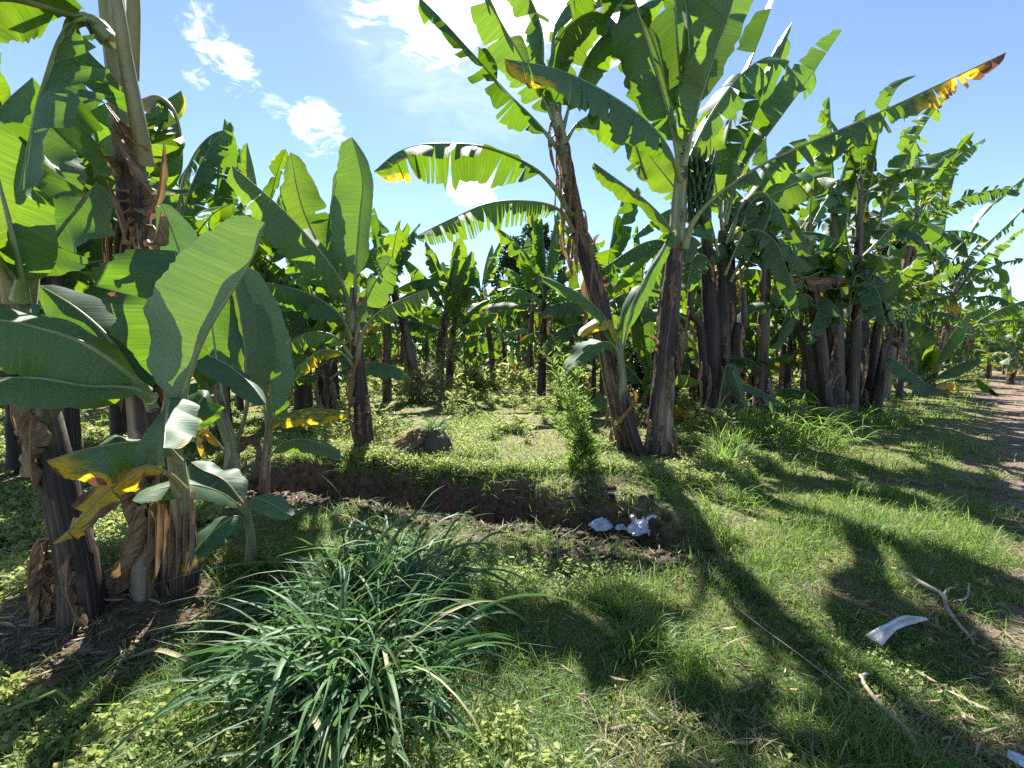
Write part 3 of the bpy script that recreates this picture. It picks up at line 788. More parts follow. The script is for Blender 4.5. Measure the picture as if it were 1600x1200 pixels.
pl(side, [(984, 600), (992, 622), (980, 640), (960, 664)], (d - .1, d - .15), half=(.075, .075), face=(-.3, -1, .2), fold=(25, 25), curl=(40, 40), wear=.66, edge=.1, tears=4, rib=.01, seed=316, label='orange brown dead leaf hanging on the stem')

# centre tree with the long tattered leaf and a bunch of fruit
b = G(1027, 706); d = b[1]
cen = plant('tall centre banana plant with brown stripy trunk, fruit bunch and long tattered leaf', b)
sp_pts = [b - [0, 0, .05], P(1034, 630, d), P(1042, 540, d), P(1050, 450, d), P(1057, 370, d), P(1062, 300, d), P(1066, 250, d), P(1070, 200, d)]
o, C, rad = stem(cen, sp_pts, [.185, .175, .158, .14, .12, .105, .09, .055], 81, (.58, .72))
d = d - .1
pl(cen, [(1064, 280), (1042, 226), (1002, 182), (940, 140), (870, 108), (788, 92)], (d, d - 1.7), half=(.46, .34), face=(-.1, -.55, .8), fold=(36, 62), curl=(22, 15), pet=.10, tears=12, gap=.08, spread=6, rib=.03, seed=401, tipwear=.42)
pl(cen, [(1066, 270), (1048, 190), (1020, 90), (995, 10), (970, -80)], (d, d - .6), half=(.44, .44), face=(.3, -.7, .5), fold=(56, 40), curl=(18, 20), pet=.16, tears=3, gap=.06, rib=.034, seed=402)
pl(cen, [(1070, 260), (1088, 180), (1112, 100), (1140, 20), (1170, -90)], (d - .1, d - .9), half=(.48, .36), face=(.35, -.3, .8), fold=(64, 20), curl=(30, 25), pet=.13, tears=8, gap=.1, spread=10, rib=.034, seed=403)
pl(cen, [(1070, 250), (1078, 150), (1076, 60), (1066, -40)], (d + .1, d - .2), half=(.42, .42), face=(-.3, -.8, .4), fold=(60, 48), pet=.15, tears=5, rib=.03, seed=404)
pl(cen, [(1068, 388), (1080, 350), (1118, 306), (1200, 252), (1330, 195), (1450, 140), (1572, 82)], (d - .05, d - .9), half=(.30, .34), face=(0, -.2, 1), fold=(76, 70), curl=(8, 10), pet=.14, tears=34, gap=.6, spread=14, lose=.30, rib=.034, seed=405, wear=.12, tipwear=.62, nl=80, shred=.5, label='long tattered leaf with brown tip')
pl(cen, [(1060, 395), (1044, 352), (1012, 316), (972, 286), (928, 254)], (d + .1, d - .5), half=(.34, .34), face=(.3, -.5, .8), fold=(18, 12), curl=(15, 15), pet=.10, tears=2, gap=.05, rib=.03, seed=406)
pl(cen, [(1060, 330), (1058, 300), (1020, 250), (1000, 220)], (d + .3, d + .6), half=(.26, .26), face=(0, -1, .2), pet=.1, tears=2, rib=.02, seed=407)
pl(cen, [(1072, 260), (1110, 180), (1165, 110), (1215, 90), (1260, 140)], (d + .4, d + 1.2), half=(.36, .36), face=(.1, -.4, .9), fold=(30, 30), pet=.14, tears=8, rib=.03, seed=408)
for k, q in enumerate((((1068, 230), (1060, 80), (1040, -80), (960, -260)), ((1070, 230), (1120, 60), (1180, -120), (1300, -260)), ((1068, 235), (1080, 20), (1090, -160), (1100, -360)), ((1066, 240), (1010, 40), (900, -120), (800, -200)))):
    pl(cen, q, (d, d + (1.0, 1.2, 1.6, .9)[k]), half=(.42, .42), face=(0, -.3, 1), fold=(15, 15), pet=.12, tears=4, rib=.03, seed=420 + k)  # extra leaves rising out of view, added to shade the crown below
bt = P(1088, 232, d + .15)
bunch(cen, bt, 8, 1.15, 5)
dry_strips(cen, C, rad, 14, 82, .25, .62, (.3, .7), .2)
dry_strips(cen, C, rad, 10, 83, .01, .14, (.3, .5), .25)

# dark clump right of centre
b = G(1128, 672); d = b[1]
dark = plant('dark clump of banana stems right of the centre trunk with tall sunlit upright leaves', b, cat='banana clump', name='banana_clump')
for k, (x0, x1, x2, yt, r0) in enumerate(((1120, 1112, 1104, 320, .17), (1132, 1130, 1128, 360, .16), (1142, 1140, 1138, 300, .15), (1106, 1096, 1080, 430, .10), (1136, 1150, 1162, 450, .10))):
    dd = d + .12 * (k % 3); bb = G(x0, 672); bb = np.array([P(x0, 670, dd)[0], dd, float(zg(P(x0, 670, dd)[0], dd)) - .05])
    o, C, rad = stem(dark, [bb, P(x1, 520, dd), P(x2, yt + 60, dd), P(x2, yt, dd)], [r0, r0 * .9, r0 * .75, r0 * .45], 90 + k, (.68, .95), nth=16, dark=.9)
    dry_strips(dark, C, rad, 6, 91 + k, .1, .9, (.4, .9), .1, width=.08)
for k, (pts, hw, fc, fo, te) in enumerate((
        ([(1134, 350), (1158, 270), (1200, 210), (1255, 135), (1316, 46)], (.40, .40), (.3, -.9, .3), (20, 66), 4),
        ([(1132, 340), (1152, 250), (1182, 170), (1210, 90), (1238, 34)], (.46, .46), (.1, -1, .1), (55, 30), 9),
        ([(1126, 340), (1132, 230), (1160, 130), (1195, 40), (1222, -40)], (.4, .4), (.2, -.8, .4), (55, 60), 9),
        ([(1136, 370), (1170, 330), (1215, 300), (1260, 280), (1300, 268)], (.42, .42), (.1, -1, .5), (18, 30), 3),
        ([(1134, 380), (1160, 320), (1190, 300), (1205, 330), (1168, 410)], (.34, .34), (.2, -.8, .6), (20, 30), 4),
        ([(1130, 360), (1118, 290), (1110, 230), (1120, 160)], (.36, .36), (0, -1, .1), (12, 12), 3),
        ([(1132, 380), (1180, 350), (1220, 380), (1240, 440), (1250, 500)], (.3, .3), (.3, -.6, .7), (35, 35), 5),
        ([(1110, 380), (1080, 330), (1040, 330), (990, 370)], (.34, .34), (-.2, -.5, .9), (30, 30), 4),
        ([(1110, 420), (1070, 380), (1010, 378), (940, 420)], (.36, .36), (0, -.4, .9), (30, 30), 4),
        ([(1140, 440), (1170, 390), (1215, 380), (1270, 420)], (.3, .3), (0, -.4, .9), (35, 35), 5),
        ([(1150, 400), (1190, 300), (1240, 240), (1290, 215)], (.3, .36), (.1, -1, .3), (10, 15), 6))):
    pl(dark, pts, (d, d - .4 + .2 * (k % 4)), half=hw, face=fc, fold=fo, curl=(20, 20), pet=.15, tears=te, gap=.15, rib=.028, seed=500 + k, split=k < 4)
pl(dark, [(1122, 640), (1135, 618), (1160, 600), (1210, 622), (1228, 634)], (d - .5, d - .8), half=(.13, .13), face=(0, -.4, 1), fold=(15, 25), pet=.2, rib=.016, seed=520)
pl(dark, [(1122, 640), (1128, 600), (1140, 570), (1165, 640)], (d - .5, d - .8), half=(.13, .13), face=(.2, -.6, .6), fold=(15, 25), pet=.2, rib=.016, seed=521)

b = G(1186, 652); d = b[1]
blue = plant('smooth blue grey banana stem standing just right of the dark clump', b)
o, C, rad = stem(blue, [b - [0, 0, .05], P(1190, 560, d), P(1195, 470, d), P(1198, 380, d), P(1198, 330, d)], [.15, .14, .12, .10, .06], 96, (.5, 1.2), nth=18, dark=.5)
rand_leaves(blue, P(1198, 340, d), 9, 97, length=(1.9, 2.6), half=.34, tears=(2, 8), az=[1.2, 2.6, -.6, .4, 3.6, -1.4])
dry_strips(blue, C, rad, 6, 98, .05, .8, (.4, .9), .1, width=.08)

# right clump of many stems, fanned out
b = G(1318, 648); d = b[1]
fan = plant('big clump of many crowded banana stems fanning up beside the grass track', b, cat='banana clump', name='banana_clump')
r_ = np.random.default_rng(9)
for k in range(11):
    x0 = 1276 + 9 * k + r_.uniform(-2, 2); x2 = 1318 + (x0 - 1322) * 1.9 + r_.uniform(-12, 12); yt = r_.choice([430, 400, 470, 500, 350]) if k not in (4, 6, 8) else [300, 280, 330][(k - 4) // 2]
    dd = d + r_.uniform(-.25, .5); bx = P(x0, 640, dd)[0]
    bb = np.array([bx, dd, float(zg(bx, dd)) - .05]); r0 = r_.uniform(.10, .17)
    o, C, rad = stem(fan, [bb, P(x0 * .6 + x2 * .4, 540, dd), P(x2, yt + 40, dd), P(x2, yt, dd)], [r0, r0 * .9, r0 * .7, r0 * .4], 110 + k, (.6, .95), nth=14, dark=.75)
    dry_strips(fan, C, rad, 3, 130 + k, .05, .8, (.4, .9), .1, width=.07)
    if k < 9: rand_leaves(fan, C[-2], 4, 150 + k, length=(1.4, 2.3), half=.32, tears=(2, 9), az=[6.283 * ((k * .382 + q * .27) % 1) for q in range(5)], nl=26, ns=4, old=1, lo=5, hi=110)
for k, (pts, hw, te) in enumerate((
        ([(1370, 360), (1392, 300), (1425, 230), (1455, 180), (1482, 150)], (.3, .42), 16),
        ([(1345, 350), (1362, 280), (1375, 200), (1400, 140), (1432, 118)], (.34, .34), 8),
        ([(1340, 340), (1352, 270), (1370, 215), (1390, 165)], (.4, .4), 5),
        ([(1330, 350), (1300, 290), (1262, 262), (1225, 280)], (.38, .38), 4),
        ([(1350, 400), (1400, 350), (1440, 350), (1490, 380)], (.36, .36), 7),
        ([(1340, 420), (1290, 385), (1240, 390), (1190, 440)], (.34, .34), 8),
        ([(1330, 400), (1322, 360), (1330, 310), (1345, 262)], (.42, .42), 3))):
    pl(fan, pts, (d - .1, d - .5 + .2 * (k % 3)), half=hw, face=(.1, -.8, .5), fold=(30 + 8 * (k % 4), 58 - 7 * (k % 4)), curl=(25, 30), pet=.14, tears=te, gap=.3, rib=.028, seed=560 + k, split=False)
pl(fan, [(1205, 470), (1215, 442), (1240, 432), (1285, 434), (1332, 438)], (d - .6, d - .8), half=(.1, .34), face=(0, -.5, .9), fold=(20, 62), curl=(10, 10), pet=.05, tears=8, gap=.1, wear=.72, rib=.02, seed=570, split=False, label='orange brown dead leaf hanging across the stems')
pl(fan, [(1385, 560), (1398, 562), (1425, 582), (1450, 600), (1478, 612)], (d - .3, d - 1.2), half=(.30, .30), face=(0, -.3, 1), fold=(20, 25), pet=.05, tears=2, rib=.024, seed=571, split=False)

r_ = np.random.default_rng(19)
for k in range(18):
    x0 = r_.uniform(1275, 1375); y0 = r_.uniform(455, 520); sd_ = -1 if x0 < 1322 else 1; ex_ = r_.uniform(25, 110) * (sd_ if r_.random() < .75 else -sd_); up_ = r_.uniform(20, 75); dn = r_.uniform(-30, 95)
    dd = d + r_.uniform(-.6, .1)
    pl(fan, [(x0, y0), (x0 + ex_ * .3, y0 - up_), (x0 + ex_ * .75, y0 - up_ * .9), (x0 + ex_ * 1.15, y0 - up_ + dn)], (dd, dd - r_.uniform(.1, .9)), half=(.32, .32), face=(.1 * sd_, -.5, .9), fold=(r_.uniform(15, 55), r_.uniform(15, 55)),
       pet=.14, tears=int(r_.integers(3, 16)), gap=.25, rib=.022, seed=1200 + k, split=False)
bd = G(1128, 672)[1]
for k in range(14):
    x0 = r_.uniform(1100, 1165); y0 = r_.uniform(360, 440); sd_ = -1 if x0 < 1130 else 1; ex_ = r_.uniform(30, 100) * (sd_ if r_.random() < .7 else -sd_); up_ = r_.uniform(10, 70); dn = r_.uniform(0, 110)
    dd = bd + r_.uniform(-.3, .4)
    pl(dark, [(x0, y0), (x0 + ex_ * .35, y0 - up_), (x0 + ex_ * .8, y0 - up_ * .8), (x0 + ex_ * 1.1, y0 - up_ + dn)], (dd, dd - r_.uniform(0, .6)), half=(.30, .30), face=(.1 * sd_, -.5, .9), fold=(r_.uniform(15, 55), r_.uniform(15, 55)),
       pet=.14, tears=int(r_.integers(3, 16)), gap=.25, rib=.022, seed=1240 + k, split=False)

# leaning stem with the second fruit bunch, farther along the track
b = G(1424, 604); d = b[1]
far1 = plant('leaning banana plant at right with dark fruit bunch and spiky torn leaves', b)
o, C, rad = stem(far1, [b - [0, 0, .05], P(1436, 540, d), P(1452, 470, d), P(1468, 415, d), P(1476, 385, d)], [.27, .24, .2, .17, .1], 171, (.8, 1.0), nth=16, dark=.7)
for k, (pts, hw, te) in enumerate((
        ([(1472, 420), (1476, 360), (1488, 290), (1510, 214)], (.42, .42), 24),
        ([(1474, 430), (1500, 390), (1540, 330), (1600, 278), (1640, 250)], (.42, .42), 12),
        ([(1474, 440), (1520, 400), (1575, 350), (1625, 300)], (.36, .36), 14),
        ([(1476, 450), (1520, 430), (1560, 440), (1552, 400)], (.3, .3), 8),
        ([(1470, 460), (1510, 450), (1540, 448), (1560, 436)], (.4, .4), 6),
        ([(1470, 480), (1505, 490), (1535, 480), (1560, 470)], (.36, .36), 6),
        ([(1466, 430), (1440, 370), (1400, 340), (1350, 360)], (.4, .4), 6),
        ([(1466, 440), (1420, 410), (1370, 420), (1330, 470)], (.4, .4), 7),
        ([(1470, 420), (1450, 330), (1425, 280), (1410, 250)], (.4, .4), 6))):
    pl(far1, pts, (d - .1, d - .8 + .4 * (k % 3)), half=hw, face=(.1, -.5, .8), fold=(52, 56), curl=(25, 30), pet=.14, tears=te, gap=.45, rib=.03, seed=580 + k, split=False)
bunch(far1, P(1496, 402, d), 7, 1.7, 8)
dry_strips(far1, C, rad, 12, 172, .05, .8, (.6, 1.2), .2, width=.12)

# ------------------------------------------------------------------ other banana plants, left to right
L_ = dict(length=(1.9, 2.6), half=.34, below=1.0)
def up(label, px, d, ytop, count, seed, lean=(0, 0), group=None, **kw):
    x, y = PX(px, d); h = 1.5 + (548 - ytop) / F * d
    a = dict(L_); a.update(kw); count += 3
    if px > 1180: a['tears'] = (8, 26)
    return upright_plant(label, (x, y), h, count, seed, lean, group=group, **a)


up('dark trunked banana plant behind the stout left one, crown of wide pale leaves', 22, 5.2, 330, 9, 601, (.1, 0), tears=(1, 4))
up('banana plant behind the tall left pseudostem, its big leaves filling the gap to the left', 98, 5.4, 300, 9, 602, tears=(1, 4), half=.38)
up('banana plant at the far left edge, half cut off by the photo border', -60, 4.6, 330, 8, 603, tears=(0, 4), half=.38)
up('banana plant just right of the tall left pseudostem with ragged drooping leaves', 268, 6.4, 350, 9, 604, (.2, 0), tears=(6, 14), half=.36)
up('banana plant behind the slender suckers, crown dark against the sky', 345, 7.6, 400, 9, 605, tears=(3, 10))
up('short banana plant in deep shade behind the young bright one', 180, 7.2, 430, 8, 606, tears=(2, 8))
up('thick stemmed banana plant in the dark group left of the grey pseudostem', 472, 10.3, 420, 9, 607, (.1, 0), r0=.22, dry=6)
up('second dark stem of the group left of the grey pseudostem', 432, 9.6, 400, 9, 608, (-.2, 0), dry=5)
up('banana plant behind the upright leaved one, dark leaves drooping', 522, 10.8, 420, 9, 609, (-.2, 0), dry=5)
up('banana plant leaning left behind the pale shrub with lit leaves on top', 652, 12.8, 425, 9, 610, (-.9, .2), r0=.18, tears=(2, 9))
up('thin upright banana plant between the grey pseudostem and the leaning one', 604, 12.6, 440, 7, 611, (.1, 0), r0=.14, half=.3)
up('banana plant with three upright leaves, left of the pair at the clearing edge', 684, 14.0, 470, 7, 612, (.35, 0), lo=2, hi=85, r0=.17, half=.4, tears=(1, 5), droop=.6)
up('banana plant with upright leaves, right of the pair at the clearing edge', 700, 14.3, 480, 7, 613, (.3, 0), lo=2, hi=85, r0=.15, half=.4, tears=(1, 5), droop=.6)
up('banana plant with a leaning stem at the back of the clearing, right of the pair', 772, 17.5, 455, 9, 614, (-.5, 0), half=.38)
up('leafy banana plant in front of the dark round tree', 846, 12.5, 440, 11, 615, (.1, 0), half=.38, tears=(1, 5), lo=4, droop=.8)
up('dark stemmed banana plant at the back of the clearing beside the orange cloth', 826, 17.0, 450, 9, 616, (.2, 0), half=.38)
up('banana plant seen between the leaning trunk and the centre trunk', 945, 10.6, 440, 10, 617, half=.36, tears=(1, 6))
up('low banana plant behind the gap of the two centre trunks', 1005, 13.5, 470, 9, 618, half=.36)
up('banana plant seen just right of the centre trunk, low green crown', 1085, 12.2, 455, 9, 619, half=.34)
up('banana plant behind the blue grey stem with a bright low crown', 1225, 12.6, 430, 10, 620, half=.36, tears=(2, 8))
up('banana plant between the blue grey stem and the fanned clump', 1258, 15.5, 440, 10, 621, half=.36)
up('banana plant rising behind the fanned clump, leaves sticking up into the sky', 1385, 13.0, 330, 10, 622, (.6, 0), half=.36, tears=(6, 16))
up('banana plant behind the leaning stem on the right, brown dead leaves at its foot', 1462, 17.0, 440, 10, 623, (.6, 0), half=.4, dry=12, tears=(4, 12))
up('low wide banana plant right of the leaning stem, leaves spread sideways', 1500, 19.0, 500, 10, 624, (.3, 0), half=.4, lo=40, tears=(2, 7))
up('banana plant at the right edge with bright upright leaves over the low row', 1580, 19.5, 520, 9, 625, lo=2, hi=100, half=.42, tears=(3, 9), length=(2.0, 2.8))
up('dull low banana plant at the right end of the track, below the flat topped tree', 1545, 23.0, 520, 9, 626, lo=30, half=.4, tears=(2, 7))
up('banana plant cut off by the right border beyond the track', 1640, 21.0, 520, 9, 627, lo=20, half=.4, tears=(2, 7))

for lb, px, d, yt, n_, sd_ in (('short leafy banana plant low behind the dark clump', 1098, 10.6, 505, 9, 641), ('short leafy banana plant low between the dark clump and the blue grey stem', 1160, 11.2, 495, 9, 642), ('short leafy banana plant low to the right of the blue grey stem', 1232, 11.0, 510, 9, 643),
                             ('short bushy banana plant tucked behind the left side of the fanned clump', 1292, 12.0, 480, 10, 644), ('short bushy banana plant tucked behind the right side of the fanned clump', 1368, 11.8, 485, 10, 645), ('low banana plant filling the space left of the leaning stem with fruit', 1408, 13.4, 470, 10, 646),
                             ('low banana plant in the shade behind the suckers near the grey pseudostem', 500, 8.6, 520, 8, 647), ('low banana plant with broad leaves in the shade at far left behind the stout one', 60, 6.6, 470, 8, 648)):
    up(lb, px, d, yt, n_, sd_, r0=.10, below=.4, tears=(1, 6), length=(1.5, 2.1), lo=5, hi=105)

# rows beyond: three kinds, copied
def copy_tree(o, parent=None):
    c = o.copy(); col.objects.link(c); c.parent = parent
    for ch in list(o.children): copy_tree(ch, c)
    return c


FARL = 'distant banana plant in the crowded rows at the back of the clearing'
FARG = 'banana plants in the far rows'
protos = []
r_ = np.random.default_rng(77)
rows = []
for px, d in ((560, 17), (585, 22), (628, 19), (645, 26), (668, 23), (720, 25), (742, 20), (755, 30), (790, 24), (812, 29), (858, 19), (872, 25), (895, 16), (905, 30), (925, 21), (965, 17), (985, 26), (1030, 19), (1055, 24), (1075, 17),
              (1110, 19), (1140, 16), (1160, 23), (1185, 18), (1215, 25), (1245, 20), (1285, 18), (1300, 24), (1340, 20), (1362, 27), (1400, 22), (1425, 28), (1452, 24), (1480, 29), (1515, 30), (1530, 36), (1562, 32), (1600, 30),
              (540, 25), (500, 17), (462, 21), (420, 16), (385, 20), (350, 13), (318, 17), (280, 12), (240, 16), (205, 12), (160, 15), (110, 11), (60, 14), (20, 10), (-20, 13)):
    rows.append((px, d))
for k, (px, d) in enumerate(rows):
    x, y = PX(px, d)
    z = float(zg(x, y)) - .05
    if k < 4:
        t = upright_plant(FARL, (x, y), 2.5 + .25 * k, 10, 700 + k, (.2 * (k - 1.5), 0), group=FARG, dry=3, length=(1.9, 2.6), half=.36, nl=22, ns=4, lo=6, tears=(2, 9))
        protos.append(t)
    else:
        t = copy_tree(protos[k % 4]); t.location = (x, y, z)
        t.rotation_euler = (0, 0, r_.uniform(0, 6.28)); s = r_.uniform(.85, 1.2); t.scale = (s, s, s * r_.uniform(.9, 1.1))

SUCKL = 'low young banana sucker in the rows at the back of the clearing'
sprot = []
for k in range(64):
    px = r_.uniform(-40, 1640); d = r_.uniform(10.5, 24) if 520 < px < 900 else r_.uniform(8.5, 22)
    if 520 < px < 900: d = r_.uniform(16, 26)
    if px > 1250: d = r_.uniform(14, 26)
    if px > 1480: d = r_.uniform(24, 30)
    x, y = PX(px, d)
    if k < 3:
        t = upright_plant(SUCKL, (x, y), .7 + .3 * k, 8, 760 + k, group='young suckers in the far rows', r0=.07, dry=2, length=(1.2, 1.9), half=.26, nl=20, ns=4, lo=5, tears=(0, 5), hi=90)
        sprot.append(t)
    else:
        t = copy_tree(sprot[k % 3]); t.location = (x, y, float(zg(x, y)) - .05)
        t.rotation_euler = (0, 0, r_.uniform(0, 6.28)); s = r_.uniform(.8, 1.3); t.scale = (s, s, s)

# ------------------------------------------------------------------ leaf clouds (shrubs and trees)
def leaf_cloud(centers, normals, size, aspect, seed, rnd=.7):
    """one six-cornered folded leaf per centre"""
    r = np.random.default_rng(seed); n = len(centers)
    a = normals + r.normal(0, rnd, (n, 3)); a /= np.linalg.norm(a, axis=1)[:, None] + 1e-9
    q = r.normal(0, 1, (n, 3)); b = np.cross(a, q); b /= np.linalg.norm(b, axis=1)[:, None] + 1e-9
    up_ = np.cross(b, a)
    sz = (np.asarray(size) * r.uniform(.6, 1.3, n))[:, None]; w = sz * aspect
    c = centers
    V = np.stack([c, c + a * sz * .32 + b * w * .5 + up_ * w * .12, c + a * sz * .72 + b * w * .38 + up_ * w * .1, c + a * sz - up_ * sz * .12, c + a * sz * .72 - b * w * .38 + up_ * w * .1, c + a * sz * .32 - b * w * .5 + up_ * w * .12], 1)
    base = (np.arange(n) * 6)[:, None]
    Fq = np.concatenate([base + np.array([[0, 1, 2, 3]]), base + np.array([[0, 3, 4, 5]])])
    tone = np.repeat(r.random(n), 6)
    return V.reshape(-1, 3), Fq, tone


def crown_points(blobs, n, seed):
    r = np.random.default_rng(seed); pts = []; nor = []
    vol = np.array([b[3] ** 2 for b in blobs]); vol = vol / vol.sum()
    for b, v in zip(blobs, vol):
        m = int(n * v); u = r.normal(0, 1, (m, 3)); u /= np.linalg.norm(u, axis=1)[:, None]
        rr = b[3] * r.uniform(.35, 1.05, m) ** .6
        p = np.array(b[:3]) + u * rr[:, None] * np.array([1, 1, b[4] if len(b) > 4 else .8])
        nz = fbm(p[:, 0] * 2.2 / max(b[3], .3) + 7, p[:, 2] * 2.2 / max(b[3], .3) + p[:, 1], seed, 3)
        k = nz > -.18
        pts.append(p[k]); nor.append(u[k])
    return np.vstack(pts), np.vstack(nor)


def limb_tree(label, px, d, blobs, nleaf, size, mat, trunk_r, seed, name='tree', cat='tree', aspect=.45):
    x, y = PX(px, d); z = float(zg(x, y))
    t = plant(label, (x, y, z - .1), name=name, cat=cat)
    VV, FF, base = [], [], 0
    fork = np.array([x, y, z + (min(b[2] for b in blobs) - z) * .75])
    segs = [([np.array([x, y, z - .1]), fork], trunk_r, trunk_r * .7)]
    for b in blobs: segs.append(([fork - [0, 0, .1], (fork + np.array(b[:3])) / 2 + [0, 0, -.1 * b[3]], np.array(b[:3]) + [0, 0, b[3] * .3]], trunk_r * .5, trunk_r * .1))
    for p, r0, r1 in segs:
        C, _ = spline(p, 10); v, f = tube(C, np.linspace(r0, r1, 10), 7); VV.append(v); FF.append(f + base); base += len(v)
    link_mesh('trunk', np.vstack(VV), np.vstack(FF), M_BARK, t)
    p, n = crown_points(blobs, nleaf, seed)
    v, f, tone = leaf_cloud(p, n, np.full(len(p), size), aspect, seed + 1)
    link_mesh('crown', v, f, mat, t, None, {'tone': tone})
    return t


def bl(px, py, d, rad_px, zs=.85):
    q = P(px, py, d); return (q[0], q[1], q[2], rad_px / F * d, zs)


limb_tree('dark evergreen tree rising behind the clearing above the banana leaves', 822, 32,
          [bl(805, 395, 32, 24), bl(838, 372, 32, 24), bl(862, 395, 32, 22), bl(790, 430, 32, 24), bl(825, 420, 31, 30), bl(860, 435, 32, 26), bl(800, 465, 32, 26), bl(845, 470, 32, 28)], 9000, .36, M_TREE, .35, 801)
limb_tree('dark tree showing through the torn leaves behind the fanned clump', 1412, 30,
          [bl(1400, 375, 30, 26), bl(1428, 352, 30, 24), bl(1385, 410, 30, 22), bl(1420, 400, 30, 28), bl(1440, 390, 30, 18), bl(1410, 440, 30, 26)], 7000, .34, M_TREE, .3, 803)
limb_tree('grey green flat topped tree far off at the right end of the track', 1545, 70,
          [bl(1505, 500, 70, 14, .35), bl(1530, 492, 70, 18, .35), bl(1560, 492, 70, 20, .35), bl(1590, 496, 70, 20, .35), bl(1545, 508, 70, 22, .3), bl(1620, 490, 70, 22, .35)], 6000, .5, M_FAR, .5, 805)
limb_tree('pale leaved bushy shrub at the back of the clearing by the pair of stems', 662, 12.2,
          [bl(645, 598, 12.2, 22), bl(670, 585, 12.2, 22), bl(690, 600, 12.2, 20), bl(660, 612, 12, 26), bl(635, 620, 12, 16), bl(688, 560, 12.4, 18), bl(705, 540, 12.6, 16)], 3800, .085, M_SHRUB, .03, 807, 'shrub', 'shrub')
limb_tree('dark green shrub behind the gap between the two centre trunks', 1012, 10.5,
          [bl(1000, 600, 10.5, 24), bl(1018, 575, 10.5, 24), bl(1005, 555, 10.7, 22), bl(1020, 605, 10.4, 22)], 3000, .10, M_TREE, .03, 809, 'shrub', 'shrub')
limb_tree('green shrub at the far end of the grass verge by the dead stems', 1500, 15.5,
          [bl(1490, 590, 15.5, 16), bl(1508, 584, 15.5, 18), bl(1525, 592, 15.5, 14), bl(1478, 600, 15.4, 12)], 1600, .11, M_WEED, .03, 811, 'shrub', 'shrub')
limb_tree('leafy shrub at the foot of the pair of upright banana plants', 726, 15.5,
          [bl(720, 590, 15.5, 16), bl(738, 580, 15.5, 16), bl(750, 592, 15.5, 14)], 1500, .10, M_WEED, .03, 813, 'shrub', 'shrub')

# far grove: nobody could count it
r_ = np.random.default_rng(21)
n = 15000
fx = r_.uniform(-50, 62, n); fy = r_.uniform(33, 46, n) + np.abs(fx) * .1
top_ = 4.2 + 1.6 * vnoise(fx * .35, fy * .35, 40)
fz = top_ * r_.uniform(.0, 1, n) ** .7
c = np.stack([fx, fy, fz], 1); nr_ = np.stack([r_.normal(0, .8, n), r_.normal(0, .8, n), np.full(n, .5)], 1)
v, f, tone = leaf_cloud(c, nr_, np.full(n, 1.1), .3, 5, .4)
tag(link_mesh('far_grove', v, f, M_FAR, None, None, {'tone': tone}), kind='stuff')
c2 = np.stack([r_.uniform(-16, -6, 5000), r_.uniform(9, 18, 5000), np.zeros(5000)], 1)

# ------------------------------------------------------------------ grass, weeds, litter
def blades(name, X, Y, H, Wd, lean, mat, seed, segs=3, tone=None, Z=None, az=None):
    r = np.random.default_rng(seed); n = len(X)
    a = r.uniform(0, 6.283, n) if az is None else az
    dx, dy = np.cos(a), np.sin(a)
    sa = a + math.pi / 2 + r.normal(0, .5, n); sx, sy = np.cos(sa), np.sin(sa)
    Zb = zg(X, Y) - .008 if Z is None else Z
    rows_ = []
    for k in range(segs):
        t = k / segs
        w = Wd * (1 - .75 * t ** 1.5) * .5
        px = X + dx * lean * H * t ** 1.7; py = Y + dy * lean * H * t ** 1.7; pz = Zb + H * t * (1 - .45 * np.minimum(lean, 1.4) * t)
        rows_.append(np.stack([px - sx * w, py - sy * w, pz], 1)); rows_.append(np.stack([px + sx * w, py + sy * w, pz], 1))
    t = 1.0
    rows_.append(np.stack([X + dx * lean * H, Y + dy * lean * H, Zb + H * (1 - .45 * np.minimum(lean, 1.4))], 1))
    m = len(rows_)
    V = np.stack(rows_, 1).reshape(-1, 3)
    tris = []
    for k in range(segs - 1):
        tris += [[2 * k, 2 * k + 1, 2 * k + 3], [2 * k, 2 * k + 3, 2 * k + 2]]
    tris.append([2 * segs - 2, 2 * segs - 1, 2 * segs])
    Ft = ((np.arange(n) * m)[:, None, None] + np.array(tris)[None]).reshape(-1, 3)
    tn = r.random(n) if tone is None else tone
    return link_mesh(name, V, Ft, mat, None, None, {'tone': np.repeat(tn, m)})


def scatter(n, d0, d1, px0, px1, seed, pw=1.0):
    """ground points, even over the picture rows between depths d0 and d1 (so nearer ground is denser)"""
    r = np.random.default_rng(seed)
    u = r.random(n)
    d = 1 / ((1 / d0) + u * (1 / d1 - 1 / d0)) if pw == 1 else d0 * (d1 / d0) ** u
    px = r.uniform(px0, px1, n)
    return (px - 800) / F * d, d


r_ = np.random.default_rng(5)
# lawn: short grass right of the ditch and in the foreground
X, Y = scatter(420000, 1.15, 26, -60, 1700, 51)
s, f_ = ditch(X, Y)
lawn = sst(-2.6, -1.0, X + .45 * (Y - 2.5) * 0 + .5 * fbm(X * 1.3, Y * 1.3, 61, 3))
lawn = np.where((s > -.2) & (X < 2.2) & (Y > 3), .5, lawn)
keep = r_.random(len(X)) < lawn * (1 - .97 * dirt(X, Y)) * (.55 + .45 * sst(-.5, .3, fbm(X * 2, Y * 2, 62, 3)))
X, Y = X[keep], Y[keep]
n = len(X)
hv = .5 + .8 * sst(-.3, .5, fbm(X * 1.8, Y * 1.8, 63, 3))
H = r_.uniform(.035, .11, n) * hv * np.where(r_.random(n) < .06, 1.9, 1) * (1 + .10 * np.minimum(Y, 8))
tag(blades('lawn_grass', X, Y, H, r_.uniform(.0022, .0048, n) * np.maximum(1, Y / 2.2), r_.uniform(.2, 1.5, n), M_LAWN, 52), kind='stuff')

